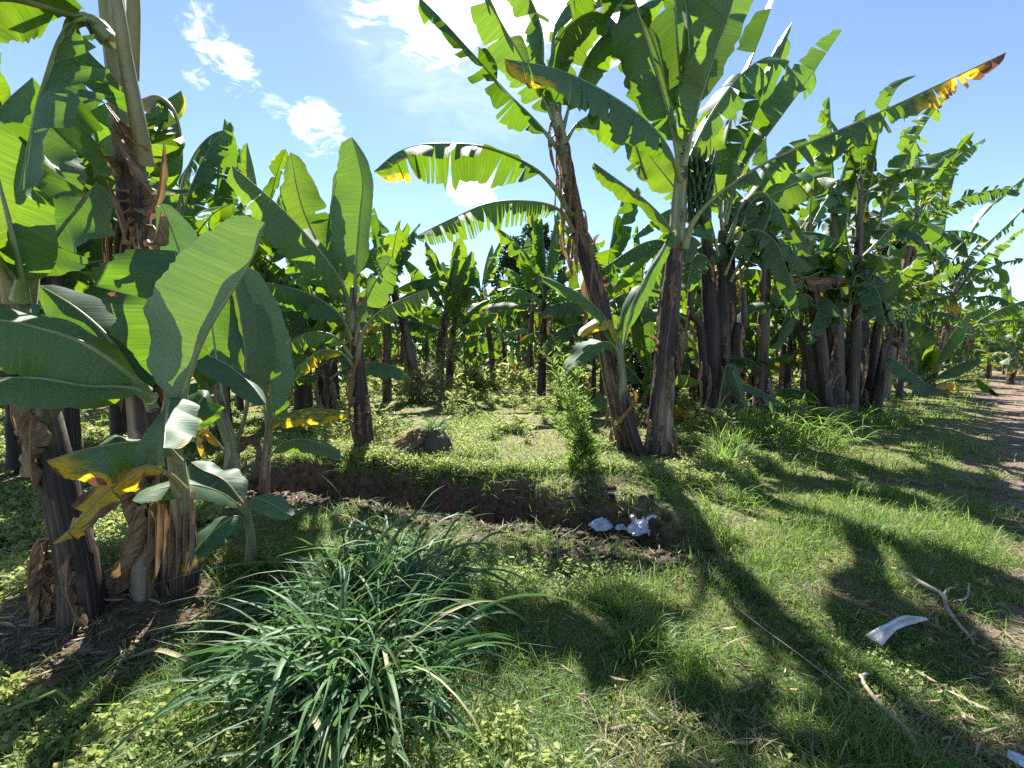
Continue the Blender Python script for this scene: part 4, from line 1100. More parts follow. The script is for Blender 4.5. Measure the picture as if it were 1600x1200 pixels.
# longer grass in tufts over the lawn and along the verge
M_STRAW = plant_material('straw', (.09, .06, .035), (.42, .35, .22), (.34, .26, .13), .2, .7)
def tuft_field(name, n, d0, d1, px0, px1, seed, dens, hmin, hmax, per=14, spread=.04, wide=.005, mat=None):
    r = np.random.default_rng(seed)
    X, Y = scatter(n, d0, d1, px0, px1, seed)
    k = r.random(n) < dens(X, Y)
    X, Y = X[k], Y[k]
    X = np.repeat(X, per) + r.normal(0, spread, len(X) * per); Y = np.repeat(Y, per) + r.normal(0, spread, len(Y) * per)
    hs = np.repeat(r.uniform(hmin, hmax, len(X) // per), per)
    return tag(blades(name, X, Y, hs * r.uniform(.5, 1.15, len(X)), r.uniform(.7, 1.3, len(X)) * wide * np.maximum(1, Y / 3), r.uniform(.2, 1.3, len(X)), mat or M_LAWN, seed + 1, 4), kind='stuff')


tuft_field('long_straw', 1300, 1.2, 8, 480, 1600, 171, lambda x, y: (1 - dirt(x, y)) * sst(-.1, .4, fbm(x * 1.5, y * 1.5, 172, 3)) * .8, .06, .17, 9, .05, .0035, M_STRAW)
tuft_field('long_grass', 6500, 1.2, 9, 480, 1600, 71, lambda x, y: (1 - dirt(x, y)) * sst(-.2, .5, fbm(x * 1.5, y * 1.5, 72, 3)) * .8, .08, .2)
def verge(x, y):
    p = path_dist(x, y)
    return (sst(-4.2, -3.0, p) * (1 - sst(-2.6, -1.6, p))) * (y > 4.5) + .5 * np.exp(-((p - 3.4) / .8) ** 2) * (y > 8)
tuft_field('verge_grass', 6000, 4.5, 24, 1130, 1700, 73, verge, .2, .5, 18, .08, .009)
tuft_field('ditch_grass', 900, 2.5, 6.5, 380, 1260, 75, lambda x, y: .4 * sst(.1, .5, fbm(x * 2.2, y * 2.2, 76, 3)) * (x > -2.5), .1, .28, 14, .05, .006)

def lip(x, y):
    s, f = ditch(x, y)
    return f * np.exp(-((s - .2) / .13) ** 2) * .9
tuft_field('bank_grass', 2000, 3.2, 6.2, 300, 1250, 77, lip, .08, .26, 10, .04, .005)
# broad leaved weeds
def weeds(name, n, d0, d1, px0, px1, seed, dens, leaves, height, size, mat=None, aspect=.55, pw=1):
    r = np.random.default_rng(seed)
    X, Y = scatter(n, d0, d1, px0, px1, seed, pw)
    k = r.random(n) < dens(X, Y); X, Y = X[k], Y[k]; m = len(X)
    hgt = r.uniform(*height, m) * (.6 + .8 * vnoise(X * 1.1, Y * 1.1, seed))
    lod = np.maximum(1, Y / 3.0)
    Xl = np.repeat(X, leaves); Yl = np.repeat(Y, leaves); hl = np.repeat(hgt, leaves); ll = np.repeat(lod, leaves)
    N = len(Xl); a = r.uniform(0, 6.283, N); u = r.random(N) ** .6
    rad = .3 * hl * u * r.random(N)
    c = np.stack([Xl + np.cos(a) * rad, Yl + np.sin(a) * rad, zg(Xl, Yl) + hl * u], 1)
    nr_ = np.stack([np.cos(a), np.sin(a), r.uniform(-.1, .7, N)], 1)
    v, f, tone = leaf_cloud(c, nr_, size * ll ** .8 * (.45 + 1.0 * np.repeat(r.random(m), leaves)), aspect, seed + 3, .3)
    return tag(link_mesh(name, v, f, mat or M_WEED, None, None, {'tone': np.clip(tone * .7 + .3 * np.repeat(np.repeat(r.random(m), leaves), 6), 0, 1)}), kind='stuff')


def field(x, y):
    s, f = ditch(x, y)
    p = path_dist(x, y)
    a = sst(.15, .5, s) * (p < -1.5) * (.07 + .93 * sst(-.04, .30, fbm(x * 1.4, y * 1.4, 81, 3)))
    return a * (1 - .8 * dirt(x, y))
weeds('field_weeds', 95000, 4.6, 24, 300, 1330, 82, field, 6, (.04, .15), .018)
weeds('field_herbs', 5200, 6.0, 22, 480, 1330, 84, lambda x, y: field(x, y) * sst(-.1, .3, fbm(x * .8, y * .8, 85, 2)), 16, (.2, .5), .045, None, .25)
tuft_field('field_grass', 18000, 4.6, 20, 380, 1330, 83, lambda x, y: field(x, y) * .9, .06, .22, 8, .07, .0040)
tuft_field('field_straw', 9000, 4.2, 20, 380, 1330, 183, lambda x, y: field(x, y) * sst(-.2, .4, fbm(x * 1.7, y * 1.7, 184, 3)), .05, .18, 8, .06, .004, M_STRAW)
weeds('back_undergrowth', 2600, 14.5, 27, 480, 1420, 186, lambda x, y: (path_dist(x, y) < -3.0) * sst(-.25, .25, fbm(x * .6, y * .6, 187, 3)), 14, (.25, .8), .06, M_WEED, .3)
def leftw(x, y):
    s, f = ditch(x, y)
    return (1 - sst(-1.3, -.35, x + .4 * fbm(x * 2, y * 2, 87, 2))) * (s < .1) * (1 - .93 * dirt(x, y)) * (.35 + .65 * sst(-.3, .2, fbm(x * 1.7, y * 1.7, 86, 3)))
weeds('creeping_weeds', 14000, 1.15, 6, -80, 800, 88, leftw, 7, (.03, .11), .026, None, .62)
weeds('lawn_weeds', 5200, 1.2, 7, 640, 1500, 90, lambda x, y: .7 * (1 - dirt(x, y)) * sst(.0, .4, fbm(x * 1.9, y * 1.9, 91, 3)), 6, (.015, .05), .018, None, .65)
weeds('bank_weeds', 2600, 1.3, 4.4, 430, 1000, 92, lambda x, y: (1 - .93 * dirt(x, y)) * sst(-.2, .3, fbm(x * 2.3, y * 2.3, 93, 3)) * (x > -1.2) * (x < .9) * (.25 + .75 * (y > 2.1)), 9, (.04, .15), .028, None, .5)
weeds('left_weeds', 6000, 3.2, 12, -80, 330, 94, lambda x, y: (.3 + .7 * sst(-.2, .3, fbm(x * 1.4, y * 1.4, 95, 3))) * (1 - dirt(x, y)), 7, (.05, .16), .032, None, .6)

# dry straw and leaf scraps
X, Y = scatter(16000, 1.2, 12, -60, 1680, 97)
k = r_.random(len(X)) < .25 + .75 * sst(.1, .5, dirt(X, Y)); X, Y = X[k], Y[k]; n = len(X)
a = r_.uniform(0, 6.283, n); c = np.stack([X, Y, zg(X, Y) + r_.uniform(.004, .03, n)], 1)
v, f, tone = leaf_cloud(c, np.stack([np.cos(a), np.sin(a), r_.normal(0, .15, n)], 1), .07 * np.maximum(1, Y / 4) * r_.uniform(.4, 1.5, n), .14, 98, .1)
tag(link_mesh('dry_litter', v, f, M_STRAW, None, None, {'tone': tone}), kind='stuff')

# soil clods
X, Y = scatter(26000, 2.4, 7, 300, 1240, 99)
sD, fD = ditch(X, Y)
k = r_.random(len(X)) < dirt(X, Y) * (fD > .35) * (sD > -.9) * (sD < .6); X, Y = X[k], Y[k]; n = len(X)
ico = np.array([[0, 0, 1], [.89, 0, .45], [.28, .85, .45], [-.72, .53, .45], [-.72, -.53, .45], [.28, -.85, .45], [.72, .53, -.45], [-.28, .85, -.45], [-.89, 0, -.45], [-.28, -.85, -.45], [.72, -.53, -.45], [0, 0, -1]])
icf = np.array([[0, 1, 2], [0, 2, 3], [0, 3, 4], [0, 4, 5], [0, 5, 1], [1, 6, 2], [2, 7, 3], [3, 8, 4], [4, 9, 5], [5, 10, 1], [6, 7, 2], [7, 8, 3], [8, 9, 4], [9, 10, 5], [10, 6, 1], [11, 7, 6], [11, 8, 7], [11, 9, 8], [11, 10, 9], [11, 6, 10]])
sz = .005 + .040 * r_.random(n) ** 5
V = ico[None] * r_.uniform(.45, 1.5, (n, 12, 1)) * sz[:, None, None] * np.array([1, 1, .7]) + np.stack([X, Y, zg(X, Y) + sz * .2], 1)[:, None]
tag(link_mesh('soil_clods', V.reshape(-1, 3), ((np.arange(n) * 12)[:, None, None] + icf[None]).reshape(-1, 3), M_CLOD, smooth=False), kind='stuff')


# ------------------------------------------------------------------ tall grass clump and tufts (things)
def grass_clump(label, crowns, count, length, width, seed, name='grass_clump', extra=(), az=None, lo=4, hi=55, mat=None):
    r = np.random.default_rng(seed)
    b = np.mean([c[:3] for c in crowns], axis=0)
    t = plant(label, b, name=name, cat='grass clump')
    VV, FF, TN, base = [], [], [], 0
    jobs = []
    for k in range(count):
        c = crowns[k % len(crowns)]
        a = r.uniform(0, 6.283); o = np.array([math.cos(a), math.sin(a), 0])
        s = np.array(c[:3]) + np.array([r.normal(0, c[3]), r.normal(0, c[3]), 0]); s[2] = max(float(zg(s[0], s[1])), c[2] - .03) - .02
        L = r.uniform(*length); th0 = R(r.uniform(lo, hi)); bend = R(r.uniform(60, 165)) * (.5 + .5 * L / length[1])
        p = [s]; q = s.copy()
        for m in range(6):
            th = th0 + bend * ((m + .7) / 6) ** 1.8
            q = q + L / 6 * (math.sin(th) * o + math.cos(th) * np.array([0, 0, 1]))
            q[2] = max(q[2], float(zg(q[0], q[1])) + .015)
            o = o + np.array([r.normal(0, .06), r.normal(0, .06), 0]); p.append(q.copy())
        jobs.append((p, width[0] + (width[1] - width[0]) * r.random() ** 1.6, r.random()))
    for p, w in extra: jobs.append((p, w, r.uniform(.3, .8)))
    for p, w, tone in jobs:
        C, L = spline(p, 12); T = np.gradient(C, axis=0); T /= np.linalg.norm(T, axis=1)[:, None]
        S = np.cross(T, [0, 0, 1.0]); nn = np.linalg.norm(S, axis=1)[:, None]; S = S / np.maximum(nn, .05)
        tw = r.uniform(-.6, .6) + np.linspace(0, r.normal(0, 1.1), 12)
        N = np.cross(S, T); S2 = S * np.cos(tw)[:, None] + N * np.sin(tw)[:, None]; N2 = np.cross(S2, T)
        tt = np.linspace(0, 1, 12); ww = w * np.interp(tt, [0, .12, .5, .85, 1], [.55, .9, 1, .55, .03])
        v = np.stack([C - S2 * ww[:, None] * .5 + N2 * ww[:, None] * .18, C, C + S2 * ww[:, None] * .5 + N2 * ww[:, None] * .18], 1).reshape(-1, 3)
        i = np.arange(11)[:, None]; j = np.arange(2)[None]
        f = np.stack([i * 3 + j, i * 3 + j + 1, (i + 1) * 3 + j + 1, (i + 1) * 3 + j], -1).reshape(-1, 4)
        VV.append(v); FF.append(f + base); base += len(v); TN.append(np.full(len(v), tone * .96 if tone < .93 else tone))
    link_mesh('blades', np.vstack(VV), np.vstack(FF), mat or M_TALL, t, None, {'tone': np.concatenate(TN)})
    return t


cr = lambda px, py, s: (*G(px, py), s)
ex = []
def exb(pix, d, w):
    d0, d1 = d
    ex.append(([P(x, y, d0 + (d1 - d0) * i / (len(pix) - 1)) for i, (x, y) in enumerate(pix)], w))
exb([(470, 1062), (520, 1035), (580, 975), (625, 910), (652, 866)], (1.9, 2.1), .03)
exb([(520, 960), (450, 945), (360, 960), (280, 990), (200, 1010)], (2.1, 1.9), .016)
exb([(545, 860), (480, 858), (400, 885), (330, 945), (290, 985)], (2.3, 2.1), .018)
exb([(520, 880), (450, 878), (390, 880), (320, 890), (236, 915)], (2.3, 2.1), .011)
exb([(560, 840), (545, 800), (525, 765), (500, 740)], (2.5, 2.6), .014)
exb([(590, 850), (570, 810), (552, 780), (534, 755)], (2.5, 2.6), .015)
exb([(700, 870), (716, 830), (722, 790), (730, 740)], (2.5, 2.6), .010)
exb([(640, 1060), (655, 1010), (700, 1010), (710, 1060), (702, 1100)], (1.85, 1.7), .016)
exb([(690, 960), (740, 935), (800, 955), (830, 980)], (2.1, 2.0), .014)
exb([(560, 1060), (590, 1060), (620, 1110), (625, 1210)], (1.8, 1.6), .017)
exb([(600, 990), (580, 1040), (500, 1130), (460, 1210)], (2.0, 1.6), .018)
exb([(560, 1010), (480, 1060), (430, 1120), (420, 1210)], (2.0, 1.6), .015)
grass_clump('large clump of long arching dark green grass in the foreground', [cr(655, 915, .11), cr(590, 980, .12), cr(510, 1060, .11), cr(590, 1075, .11), cr(550, 960, .11), cr(540, 1120, .1)], 1150, (.36, .88), (.007, .026), 901, extra=ex, lo=10, hi=72)
ex = []
exb([(-60, 1170), (10, 1112), (60, 1092), (98, 1078), (110, 1110), (104, 1210)], (1.5, 1.5), .013)
exb([(-60, 1180), (20, 1140), (90, 1112), (130, 1102), (200, 1100)], (1.5, 1.55), .009)
exb([(40, 1210), (60, 1160), (52, 1120), (40, 1100)], (1.5, 1.5), .007)
exb([(-40, 1200), (40, 1190), (80, 1215)], (1.45, 1.45), .008)
grass_clump('few broad grass blades bending in from the bottom left corner', [cr(-40, 1190, .03)], 14, (.15, .3), (.004, .008), 903, extra=ex, mat=M_LAWN)
grass_clump('bright grass tuft beside the white plastic on the ditch edge', [cr(1036, 775, .05)], 60, (.22, .45), (.006, .012), 905, mat=M_LAWN)
grass_clump('loose pale grass tuft right of the white plastic', [cr(1105, 805, .09), cr(1150, 790, .1)], 110, (.22, .5), (.005, .010), 907, mat=M_LAWN, hi=70)
grass_clump('thick sunlit grass tuft at the foot of the blue grey stem', [cr(1240, 690, .22), cr(1290, 695, .22), cr(1215, 700, .15)], 300, (.45, .85), (.009, .018), 909, mat=M_LAWN)
grass_clump('grass tuft against the fanned clump on the track side', [cr(1345, 668, .3), cr(1380, 662, .3)], 200, (.4, .8), (.010, .018), 911, mat=M_LAWN)
grass_clump('small spiky plant on top of the old banana stump', [(*(G(668, 712) + [.06, .06, .3]), .05)], 60, (.22, .5), (.010, .02), 913, mat=M_TALL)

# feathery weed beside the leaning trunk
b = G(905, 742); d = b[1]
fw = plant('tall feathery weed with drooping narrow leaves left of the leaning trunk', b, name='tall_weed', cat='weed')
r_ = np.random.default_rng(31)
cs, ns_, sz = [], [], []
for k, (x1, y1, x2, y2) in enumerate(((890, 640, 845, 545), (893, 630, 868, 530), (900, 640, 905, 575), (905, 650, 930, 640), (896, 660, 860, 600), (910, 690, 935, 690), (885, 680, 850, 640), (903, 700, 885, 650), (912, 700, 920, 610))):
    x0 = 905 + r_.uniform(-20, 22)
    C, L = spline([P(x0, 742, d), P((x0 + x1) / 2 + 4, 690, d), P(x1, y1, d - .05), P((x1 + x2) / 2 - 1, y2 + (y1 - y2) * .3, d - .1), P(x2, y2, d - .2)], 40)
    v, f = tube(C, np.linspace(.008, .002, 40), 5)
    link_mesh('stalk', v, f, M_STALK, fw)
    T = np.gradient(C, axis=0); T /= np.linalg.norm(T, axis=1)[:, None]
    for i in range(3, 40):
        for q in range(3 if i < 18 else 5):
            a = r_.uniform(0, 6.283); dv = np.array([math.cos(a), math.sin(a), .25]) + T[i] * .5
            cs.append(C[i] + r_.normal(0, .006, 3)); ns_.append(dv); sz.append(.15 * (1 - .5 * i / 40))
v, f, tone = leaf_cloud(np.array(cs), np.array(ns_), np.array(sz), .13, 33, .15)
link_mesh('foliage', v, f, M_FERN, fw, None, {'tone': tone})

# ------------------------------------------------------------------ small things on the ground
def lump(name, label, cat, loc, scale, mat, seed, sub=4, amp=.35, freq=2.2, rot=0, group=None, creases=False):
    import bmesh
    bm = bmesh.new(); bmesh.ops.create_icosphere(bm, subdivisions=sub, radius=1)
    co = np.array([v.co[:] for v in bm.verts]); fs = np.array([[v.index for v in f.verts] for f in bm.faces]); bm.free()
    n1 = fbm(co[:, 0] * freq + seed, co[:, 1] * freq + co[:, 2] * freq * 1.3, seed, 4); n2 = fbm(co[:, 2] * freq * 1.7 + 3, co[:, 0] * freq * 1.4 - co[:, 1], seed + 4, 3)
    k = (.72 + .5 * np.clip(1 - np.abs(n1) * 1.5, 0, 1) ** 2 if creases else 1 + amp * n1) + amp * .5 * n2
    co = co * k[:, None] * np.array(scale)
    c, s = math.cos(rot), math.sin(rot)
    co = np.stack([co[:, 0] * c - co[:, 1] * s, co[:, 0] * s + co[:, 1] * c, co[:, 2]], 1)
    me = link_mesh(name, co, fs, mat, smooth=not creases or True)
    me.location = [float(q) for q in loc]
    return tag(me, label, cat, group)


g = G(668, 712)
st_ = plant('old banana stump and heap of dead leaves beside the grey pseudostem', g, name='banana_stump', cat='stump')
stem(st_, [g + [.1, 0, -.1], g + [.1, 0, .12], g + [.08, .02, .25], g + [.06, .02, .33]], [.25, .23, .19, .11], 41, (2, 3), nth=22, name='stump', dark=.55)
r2 = np.random.default_rng(14)
for k in range(16):
    a = r2.uniform(2.5, 4.4); o = np.array([math.cos(a), math.sin(a) * .7, 0]); s0 = g + [.05, -.05, .34 * r2.random()]
    p = [s0, s0 + o * .22 + [0, 0, .06], s0 + o * .5 + [0, 0, -.06 - .1 * r2.random()]]
    leaf(st_, p, split=False, mat=M_DRY, name='dry_leaf', half=(.06, .06), face=(0, -.3, 1), fold=(20, 20), curl=(50, 50), pet=.02, nl=14, ns=4, rib=.012, wear=.9, seed=950 + k, tears=3, wavy=20)


def bag(label, c, pts_px, seed):
    pass


def crumpled(label, px, py, w, h, dpt, seed, name='plastic_bag', cat='plastic bag'):
    g = G(px, py); x, y, z = g
    return lump(name, label, cat, (x, y, z + h * .45), (w * .5, dpt * .5, h * .55), M_BAG, seed, 5, .30, .85, .4, creases=True)


def sheet_bag(label, px, py, w, d, h, rot, seed, name='plastic_bag', cat='plastic bag', ears=0):
    """a thin bag dropped in a heap: a closed film with sharp crumples, its rim tucked on the ground"""
    g = G(px, py); n = 56
    u, v = np.meshgrid(np.linspace(-1, 1, n), np.linspace(-1, 1, n), indexing='ij')
    rr = np.sqrt(u * u + v * v) / (1 + .3 * fbm(np.arctan2(v, u) * 1.3 + seed, u * 0 + seed, seed, 3))
    cr_ = np.abs(fbm(u * 1.6 + seed, v * 1.6 + 5, seed, 3)); c2 = np.abs(fbm(u * 3.4 - seed, v * 3.1, seed + 3, 3))
    z = h * np.clip(1 - rr ** 2.2, -.05, 1) * (.72 + .5 * fbm(u * .9 + seed * 2, v * .9, seed + 9, 2)) + h * (.55 - 1.1 * cr_ - .55 * c2) * np.clip(1.25 - rr, 0, 1) * .55
    x = u * w * .5 * (1 - .12 * fbm(v * 2, u, seed, 2)) + .03 * fbm(u * 3, v * 3 + 9, seed, 2); y = v * d * .5 + .03 * fbm(u * 3 + 7, v * 3, seed, 2)
    c_, s_ = math.cos(rot), math.sin(rot); X, Y = x * c_ - y * s_ + g[0], x * s_ + y * c_ + g[1]
    keep = rr < 1.12
    Z = g[2] + np.maximum(z, -.01) + .015
    V = np.stack([X, Y, Z], -1).reshape(-1, 3); i, j = np.meshgrid(np.arange(n - 1), np.arange(n - 1), indexing='ij')
    q = np.stack([i * n + j, (i + 1) * n + j, (i + 1) * n + j + 1, i * n + j + 1], -1).reshape(-1, 4)
    q = q[keep.ravel()[q].all(1)]
    VV, FF, base = [V, V - [0, 0, .004]], [q, q[:, ::-1] + n * n], 2 * n * n
    for e in range(ears):
        p0 = np.array([g[0] + (.06 - .1 * e), g[1], g[2] + h * .6]); C, _ = spline([p0, p0 + [.02 - .05 * e, -.02, .06], p0 + [.06 - .1 * e, -.03, .09], p0 + [.10 - .12 * e, -.02, .03]], 12)
        t_, f_ = tube(C, np.stack([.022 + .012 * np.sin(np.linspace(0, 9, 12) + k * 1.7) for k in range(7)], 1), 7); VV.append(t_); FF.append(f_ + base); base += len(t_)
    return tag(link_mesh(name, np.vstack(VV), np.vstack(FF), M_BAG), label, cat)


sheet_bag('crumpled bluish white plastic bag half buried at the ditch edge', 944, 824, .27, .17, .10, .3, 3)
sheet_bag('white knotted plastic bag lying on the ditch edge, right of the bluish one', 1000, 832, .25, .18, .13, .2, 9, ears=2)
sheet_bag('small shred of white plastic between the two bags', 972, 828, .10, .06, .04, .2, 12, 'plastic_scrap', 'plastic scrap')


def ribbon(name, label, cat, pts, widths, mat, seed, thick=.004, group=None):
    """a crumpled strip with thickness"""
    r = np.random.default_rng(seed)
    C, L = spline(pts, 18); T, N, S = frames(C, (0, -.2, 1))
    w = np.interp(np.linspace(0, 1, 18), np.linspace(0, 1, len(widths)), widths)
    ss = np.linspace(-1, 1, 6)
    top = C[:, None] + S[:, None] * (w[:, None, None] * .5 * ss[None, :, None]) + N[:, None] * ((.25 * np.abs(np.sin(ss * 2.2 + .6))[None, :, None] - .1) * w[:, None, None] + r.normal(0, .0014, (18, 6, 1)))
    bot = top - N[:, None] * thick
    V = np.concatenate([top.reshape(-1, 3), bot.reshape(-1, 3)])
    i, j = np.meshgrid(np.arange(17), np.arange(5), indexing='ij'); q = np.stack([i * 6 + j, i * 6 + j + 1, (i + 1) * 6 + j + 1, (i + 1) * 6 + j], -1).reshape(-1, 4)
    edge = [(k * 6, (k + 1) * 6) for k in range(17)] + [((k + 1) * 6 + 5, k * 6 + 5) for k in range(17)] + [(k + 1, k) for k in range(5)] + [(17 * 6 + k, 17 * 6 + k + 1) for k in range(5)]
    e = np.array([(a, b, b + 108, a + 108) for a, b in edge])
    return tag(link_mesh(name, V, np.vstack([q, q[:, ::-1] + 108, e]), mat), label, cat, group)


def on(px, py, dz=.02):
    g = G(px, py); return g + np.array([0, 0, dz])


ribbon('paper_scrap', 'twisted white scrap of paper lying on the grass at the right', 'paper scrap', [on(1364, 1012, .035), on(1390, 998, .06), on(1418, 988, .07), on(1448, 980, .05)], [.07, .04, .05, .012], M_PAPER, 4)
ribbon('plastic_scrap', 'pale scrap peeping from the grass near the bottom right corner', 'plastic scrap', [on(1572, 1196, .05), on(1588, 1205, .05), on(1606, 1214, .05)], [.03, .05, .04], M_BAG, 5)


def stick(label, paths, seed, mat=None, name='stick', cat='stick'):
    VV, FF, base = [], [], 0
    for pts, r0, r1 in paths:
        C, L = spline(pts, 24); rr = np.linspace(r0, r1, 24) * (1 + .25 * fbm(np.linspace(0, 9, 24), np.full(24, seed * 1.7), seed, 2))
        v, f = tube(C, rr, 7); VV.append(v); FF.append(f + base); base += len(v)
    return tag(link_mesh(name, np.vstack(VV), np.vstack(FF), mat or M_STICK), label, cat)


stick('dry branched stick with a pale stem lying on the grass by the path', [
    ([on(1416, 908, .05), on(1444, 928, .06), on(1472, 944, .06), on(1478, 962, .05), on(1496, 985, .04), on(1512, 1000, .03), on(1522, 1014, .02)], .013, .007),
    ([on(1472, 944, .05), on(1480, 934, .06), on(1492, 930, .05)], .006, .003),
    ([on(1498, 950, .04), on(1510, 944, .05), on(1512, 930, .08)], .007, .004)], 1)
stick('long flat dead stalk lying in the grass near the bottom right', [([on(1344, 1072, .05), on(1352, 1090, .05), on(1384, 1130, .05), on(1415, 1162, .05), on(1440, 1210, .04)], .009, .016), ([on(1342, 1078, .05), on(1350, 1070, .05), on(1356, 1069, .05)], .008, .005)], 2)
stick('thin straight reed stretched across the sunlit strip of grass', [([on(1150, 962, .05), on(1200, 1005, .06), on(1262, 1052, .06), on(1330, 1108, .06), on(1398, 1166, .05)], .0028, .002)], 3, name='reed', cat='reed')
stick('bent dry reed arching over the bank beside the fanned clump tuft', [([on(1170, 722, .02), on(1188, 705, .14), on(1200, 700, .12), on(1215, 722, .02)], .010, .006)], 4, name='reed', cat='reed')
stick('short dead stalk standing in the ditch edge below the plastic bags', [([on(872, 880, .0), on(870, 862, .1)], .006, .004)], 6, name='stalk', cat='stalk')

for k, (px, py, s, lb) in enumerate(((742, 850, .06, 'grey stone under the tall grass tips at the ditch'), (874, 870, .045, 'grey stone in the shade below the ditch hollow'), (308, 1030, .05, 'pinkish stone beside the weeds left of the grass clump'), (135, 1018, .035, 'flat clod coloured stone on the bare soil slope at left'),
                                     (20, 830, .06, 'dark stone near the left border among the weeds'), (1420, 850, .02, 'small pale stone on the grass near the path'), (1568, 818, .03, 'light stone on the path edge at right'), (1552, 950, .016, 'smallest white pebble on the path edge'))):
    g = G(px, py); lump('stone', lb, 'stone', (g[0], g[1], g[2] + s * .3), (s, s * .8, s * .6), M_STONE, 60 + k, 3, .3, 1.3, k)

for k, (pix, w_, lb) in enumerate(((((-20, 1100), (40, 1082), (100, 1092), (150, 1118)), .07, 'long dry banana leaf lying on the soil slope in the lower left'), (((10, 1060), (60, 1100), (120, 1120)), .05, 'short curled dry leaf on the soil slope in the lower left'),
                            (((820, 860), (850, 872), (890, 866)), .04, 'brown dry leaf on the near edge of the ditch'), (((1020, 728), (1060, 740), (1110, 735)), .08, 'brown dead leaf lying in front of the centre trunk'), (((590, 715), (640, 728), (690, 722)), .09, 'brown dead leaf lying on the bank in front of the stump'))):
    o = leaf(None, [on(x, y, .035 + .02 * (i == 1)) for i, (x, y) in enumerate(pix)], split=False, mat=M_DRY, name='fallen_leaf', half=(w_, w_), face=(0, 0, 1), fold=(15, 25), curl=(30, 40), pet=.05, tears=4, nl=20, ns=4, rib=.008, wear=.9, wavy=22, seed=970 + k)
    tag(o, lb, 'dead leaf')

# orange cloth and blue sheet far back between the stems
g = np.array([P(802, 597, 17)[0], 17.0, float(zg(P(802, 597, 17)[0], 17.0))])
ribbon('orange_cloth', 'small bright orange cloth hanging among stems at the back of the clearing', 'cloth', [g + [0, 0, .85], g + [.05, 0, .6], g + [-.02, -.05, .35], g + [.06, 0, .05]], [.16, .3, .26, .34], M_ORANGE, 6, .01)
lump('blue_tarp', 'small blue tarpaulin heap far back behind the clearing', 'tarpaulin', (P(762, 590, 24)[0], 24, .45), (.45, .3, .5), M_BLUE, 71, 4, .5, 1.6, 0, creases=True)

# ------------------------------------------------------------------ sky, sun, camera
w = bpy.data.worlds.new('World'); scene.world = w; w.use_nodes = True
nt = w.node_tree; nt.nodes.clear()
out = nt.nodes.new('ShaderNodeOutputWorld'); bg = nt.nodes.new('ShaderNodeBackground')
sky = nt.nodes.new('ShaderNodeTexSky'); sky.sky_type = 'NISHITA'; sky.sun_disc = False
sky.sun_elevation = SUN_EL; sky.sun_rotation = SUN_AZ; sky.air_density = 1.0; sky.dust_density = .25; sky.ozone_density = 1.1; sky.altitude = 2900
SKYS = .075
bg.inputs[1].default_value = SKYS
tc = nt.nodes.new('ShaderNodeTexCoord')
def wm(op, a, b=0.0, clamp=False):
    n = nt.nodes.new('ShaderNodeMath'); n.operation = op; n.use_clamp = clamp
    for i, v in ((0, a), (1, b)):
        if isinstance(v, bpy.types.NodeSocket): nt.links.new(v, n.inputs[i])
        else: n.inputs[i].default_value = v
    return n.outputs[0]
def wsm(x, a, b):
    n = nt.nodes.new('ShaderNodeMapRange'); n.interpolation_type = 'SMOOTHSTEP'; nt.links.new(x, n.inputs[0]); n.inputs[1].default_value = a; n.inputs[2].default_value = b
    return n.outputs[0]
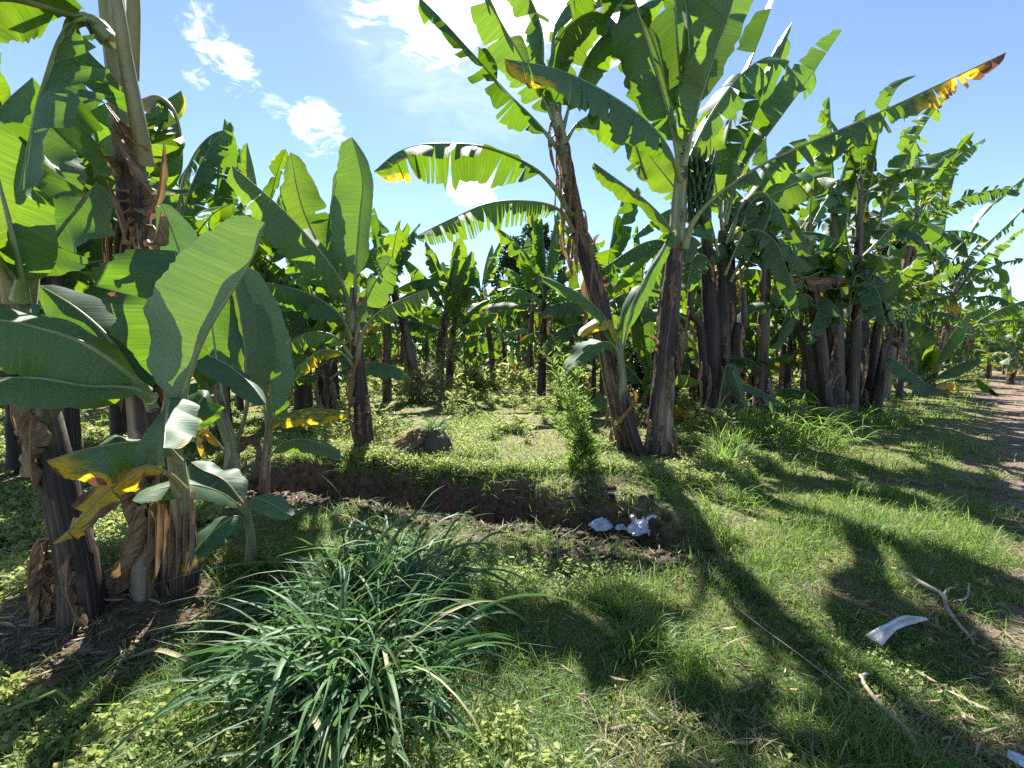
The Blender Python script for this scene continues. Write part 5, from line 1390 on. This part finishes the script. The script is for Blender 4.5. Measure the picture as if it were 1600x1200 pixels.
# clouds: high wisps in a few parts of the sky, each a patch about its own direction; the wide last veil is painted sun glare
total = None
mp = nt.nodes.new('ShaderNodeMapping'); mp.inputs['Rotation'].default_value = (0, 0, .6); mp.inputs['Scale'].default_value = (.9, 2.0, 2.6); nt.links.new(tc.outputs['Generated'], mp.inputs['Vector'])
nz = nt.nodes.new('ShaderNodeTexNoise'); nz.inputs['Scale'].default_value = 13; nz.inputs['Detail'].default_value = 9; nz.inputs['Roughness'].default_value = .62; nz.inputs['Distortion'].default_value = .9
nt.links.new(mp.outputs[0], nz.inputs['Vector'])
for (px, py, ang, lo, hi, st) in ((325, 48, 3.4, .60, .86, .6), (350, 82, 3.6, .59, .84, .75), (384, 126, 3.0, .60, .86, .65), (430, 165, 2.6, .62, .9, .45), (492, 196, 4.8, .60, .88, .75), (305, 120, 1.8, .60, .85, .4), (738, 284, 4.6, .47, .78, .9), (690, -5, 8, .44, .72, 1.0), (640, 5, 5, .52, .8, .85), (930, -10, 8, .42, .66, 1.0), (580, 15, 5, .6, .85, .5), (800, -60, 10, .38, .62, 1.0), (740, -60, 19, .05, 1.2, .20)):
    dv = ray(px, py); dv = dv / np.linalg.norm(dv)
    vd = nt.nodes.new('ShaderNodeVectorMath'); vd.operation = 'DOT_PRODUCT'; nt.links.new(tc.outputs['Generated'], vd.inputs[0]); vd.inputs[1].default_value = [float(q) for q in dv]
    fall = wsm(vd.outputs['Value'], math.cos(R(ang)), math.cos(R(ang * .15)))
    m = wm('MULTIPLY', wsm(wm('ADD', nz.outputs['Fac'], wm('MULTIPLY', wm('SUBTRACT', fall, .5), .42)), lo, hi), wm('MULTIPLY', wsm(fall, 0.0, .5), st))
    total = m if total is None else wm('MAXIMUM', total, m)
mixn = nt.nodes.new('ShaderNodeMix'); mixn.data_type = 'RGBA'
nt.links.new(total, mixn.inputs[0]); nt.links.new(sky.outputs[0], mixn.inputs[6]); mixn.inputs[7].default_value = (9.5, 9.7, 10.0, 1)
nt.links.new(mixn.outputs[2], bg.inputs[0]); nt.links.new(bg.outputs[0], out.inputs[0])

sl = bpy.data.lights.new('sun', 'SUN'); sl.energy = 5.0; sl.angle = R(.7); sl.color = (1, .955, .87)
so = bpy.data.objects.new('sun', sl); col.objects.link(so)
# the sun stands ahead of the camera, a little to the left
sd = Vector((math.sin(SUN_AZ) * math.cos(SUN_EL), math.cos(SUN_AZ) * math.cos(SUN_EL), math.sin(SUN_EL)))
so.rotation_euler = sd.to_track_quat('Z', 'Y').to_euler(); so.location = (0, 0, 12)

cd = bpy.data.cameras.new('camera'); cd.sensor_width = 36; cd.lens = 36 * F / 1600; cd.clip_start = .05; cd.clip_end = 3000
co_ = bpy.data.objects.new('camera', cd); col.objects.link(co_); co_.location = (0, 0, 1.5); co_.rotation_euler = (math.pi / 2 - PITCH, 0, 0)
scene.camera = co_
scene.view_settings.view_transform = 'Standard'; scene.view_settings.look = 'None'; scene.view_settings.exposure = 1.88; scene.view_settings.gamma = 1
scene.cycles.use_denoising = False
scene.cycles.max_bounces = 8; scene.cycles.transmission_bounces = 6; scene.cycles.diffuse_bounces = 4
scene.cycles.sample_clamp_indirect = 6
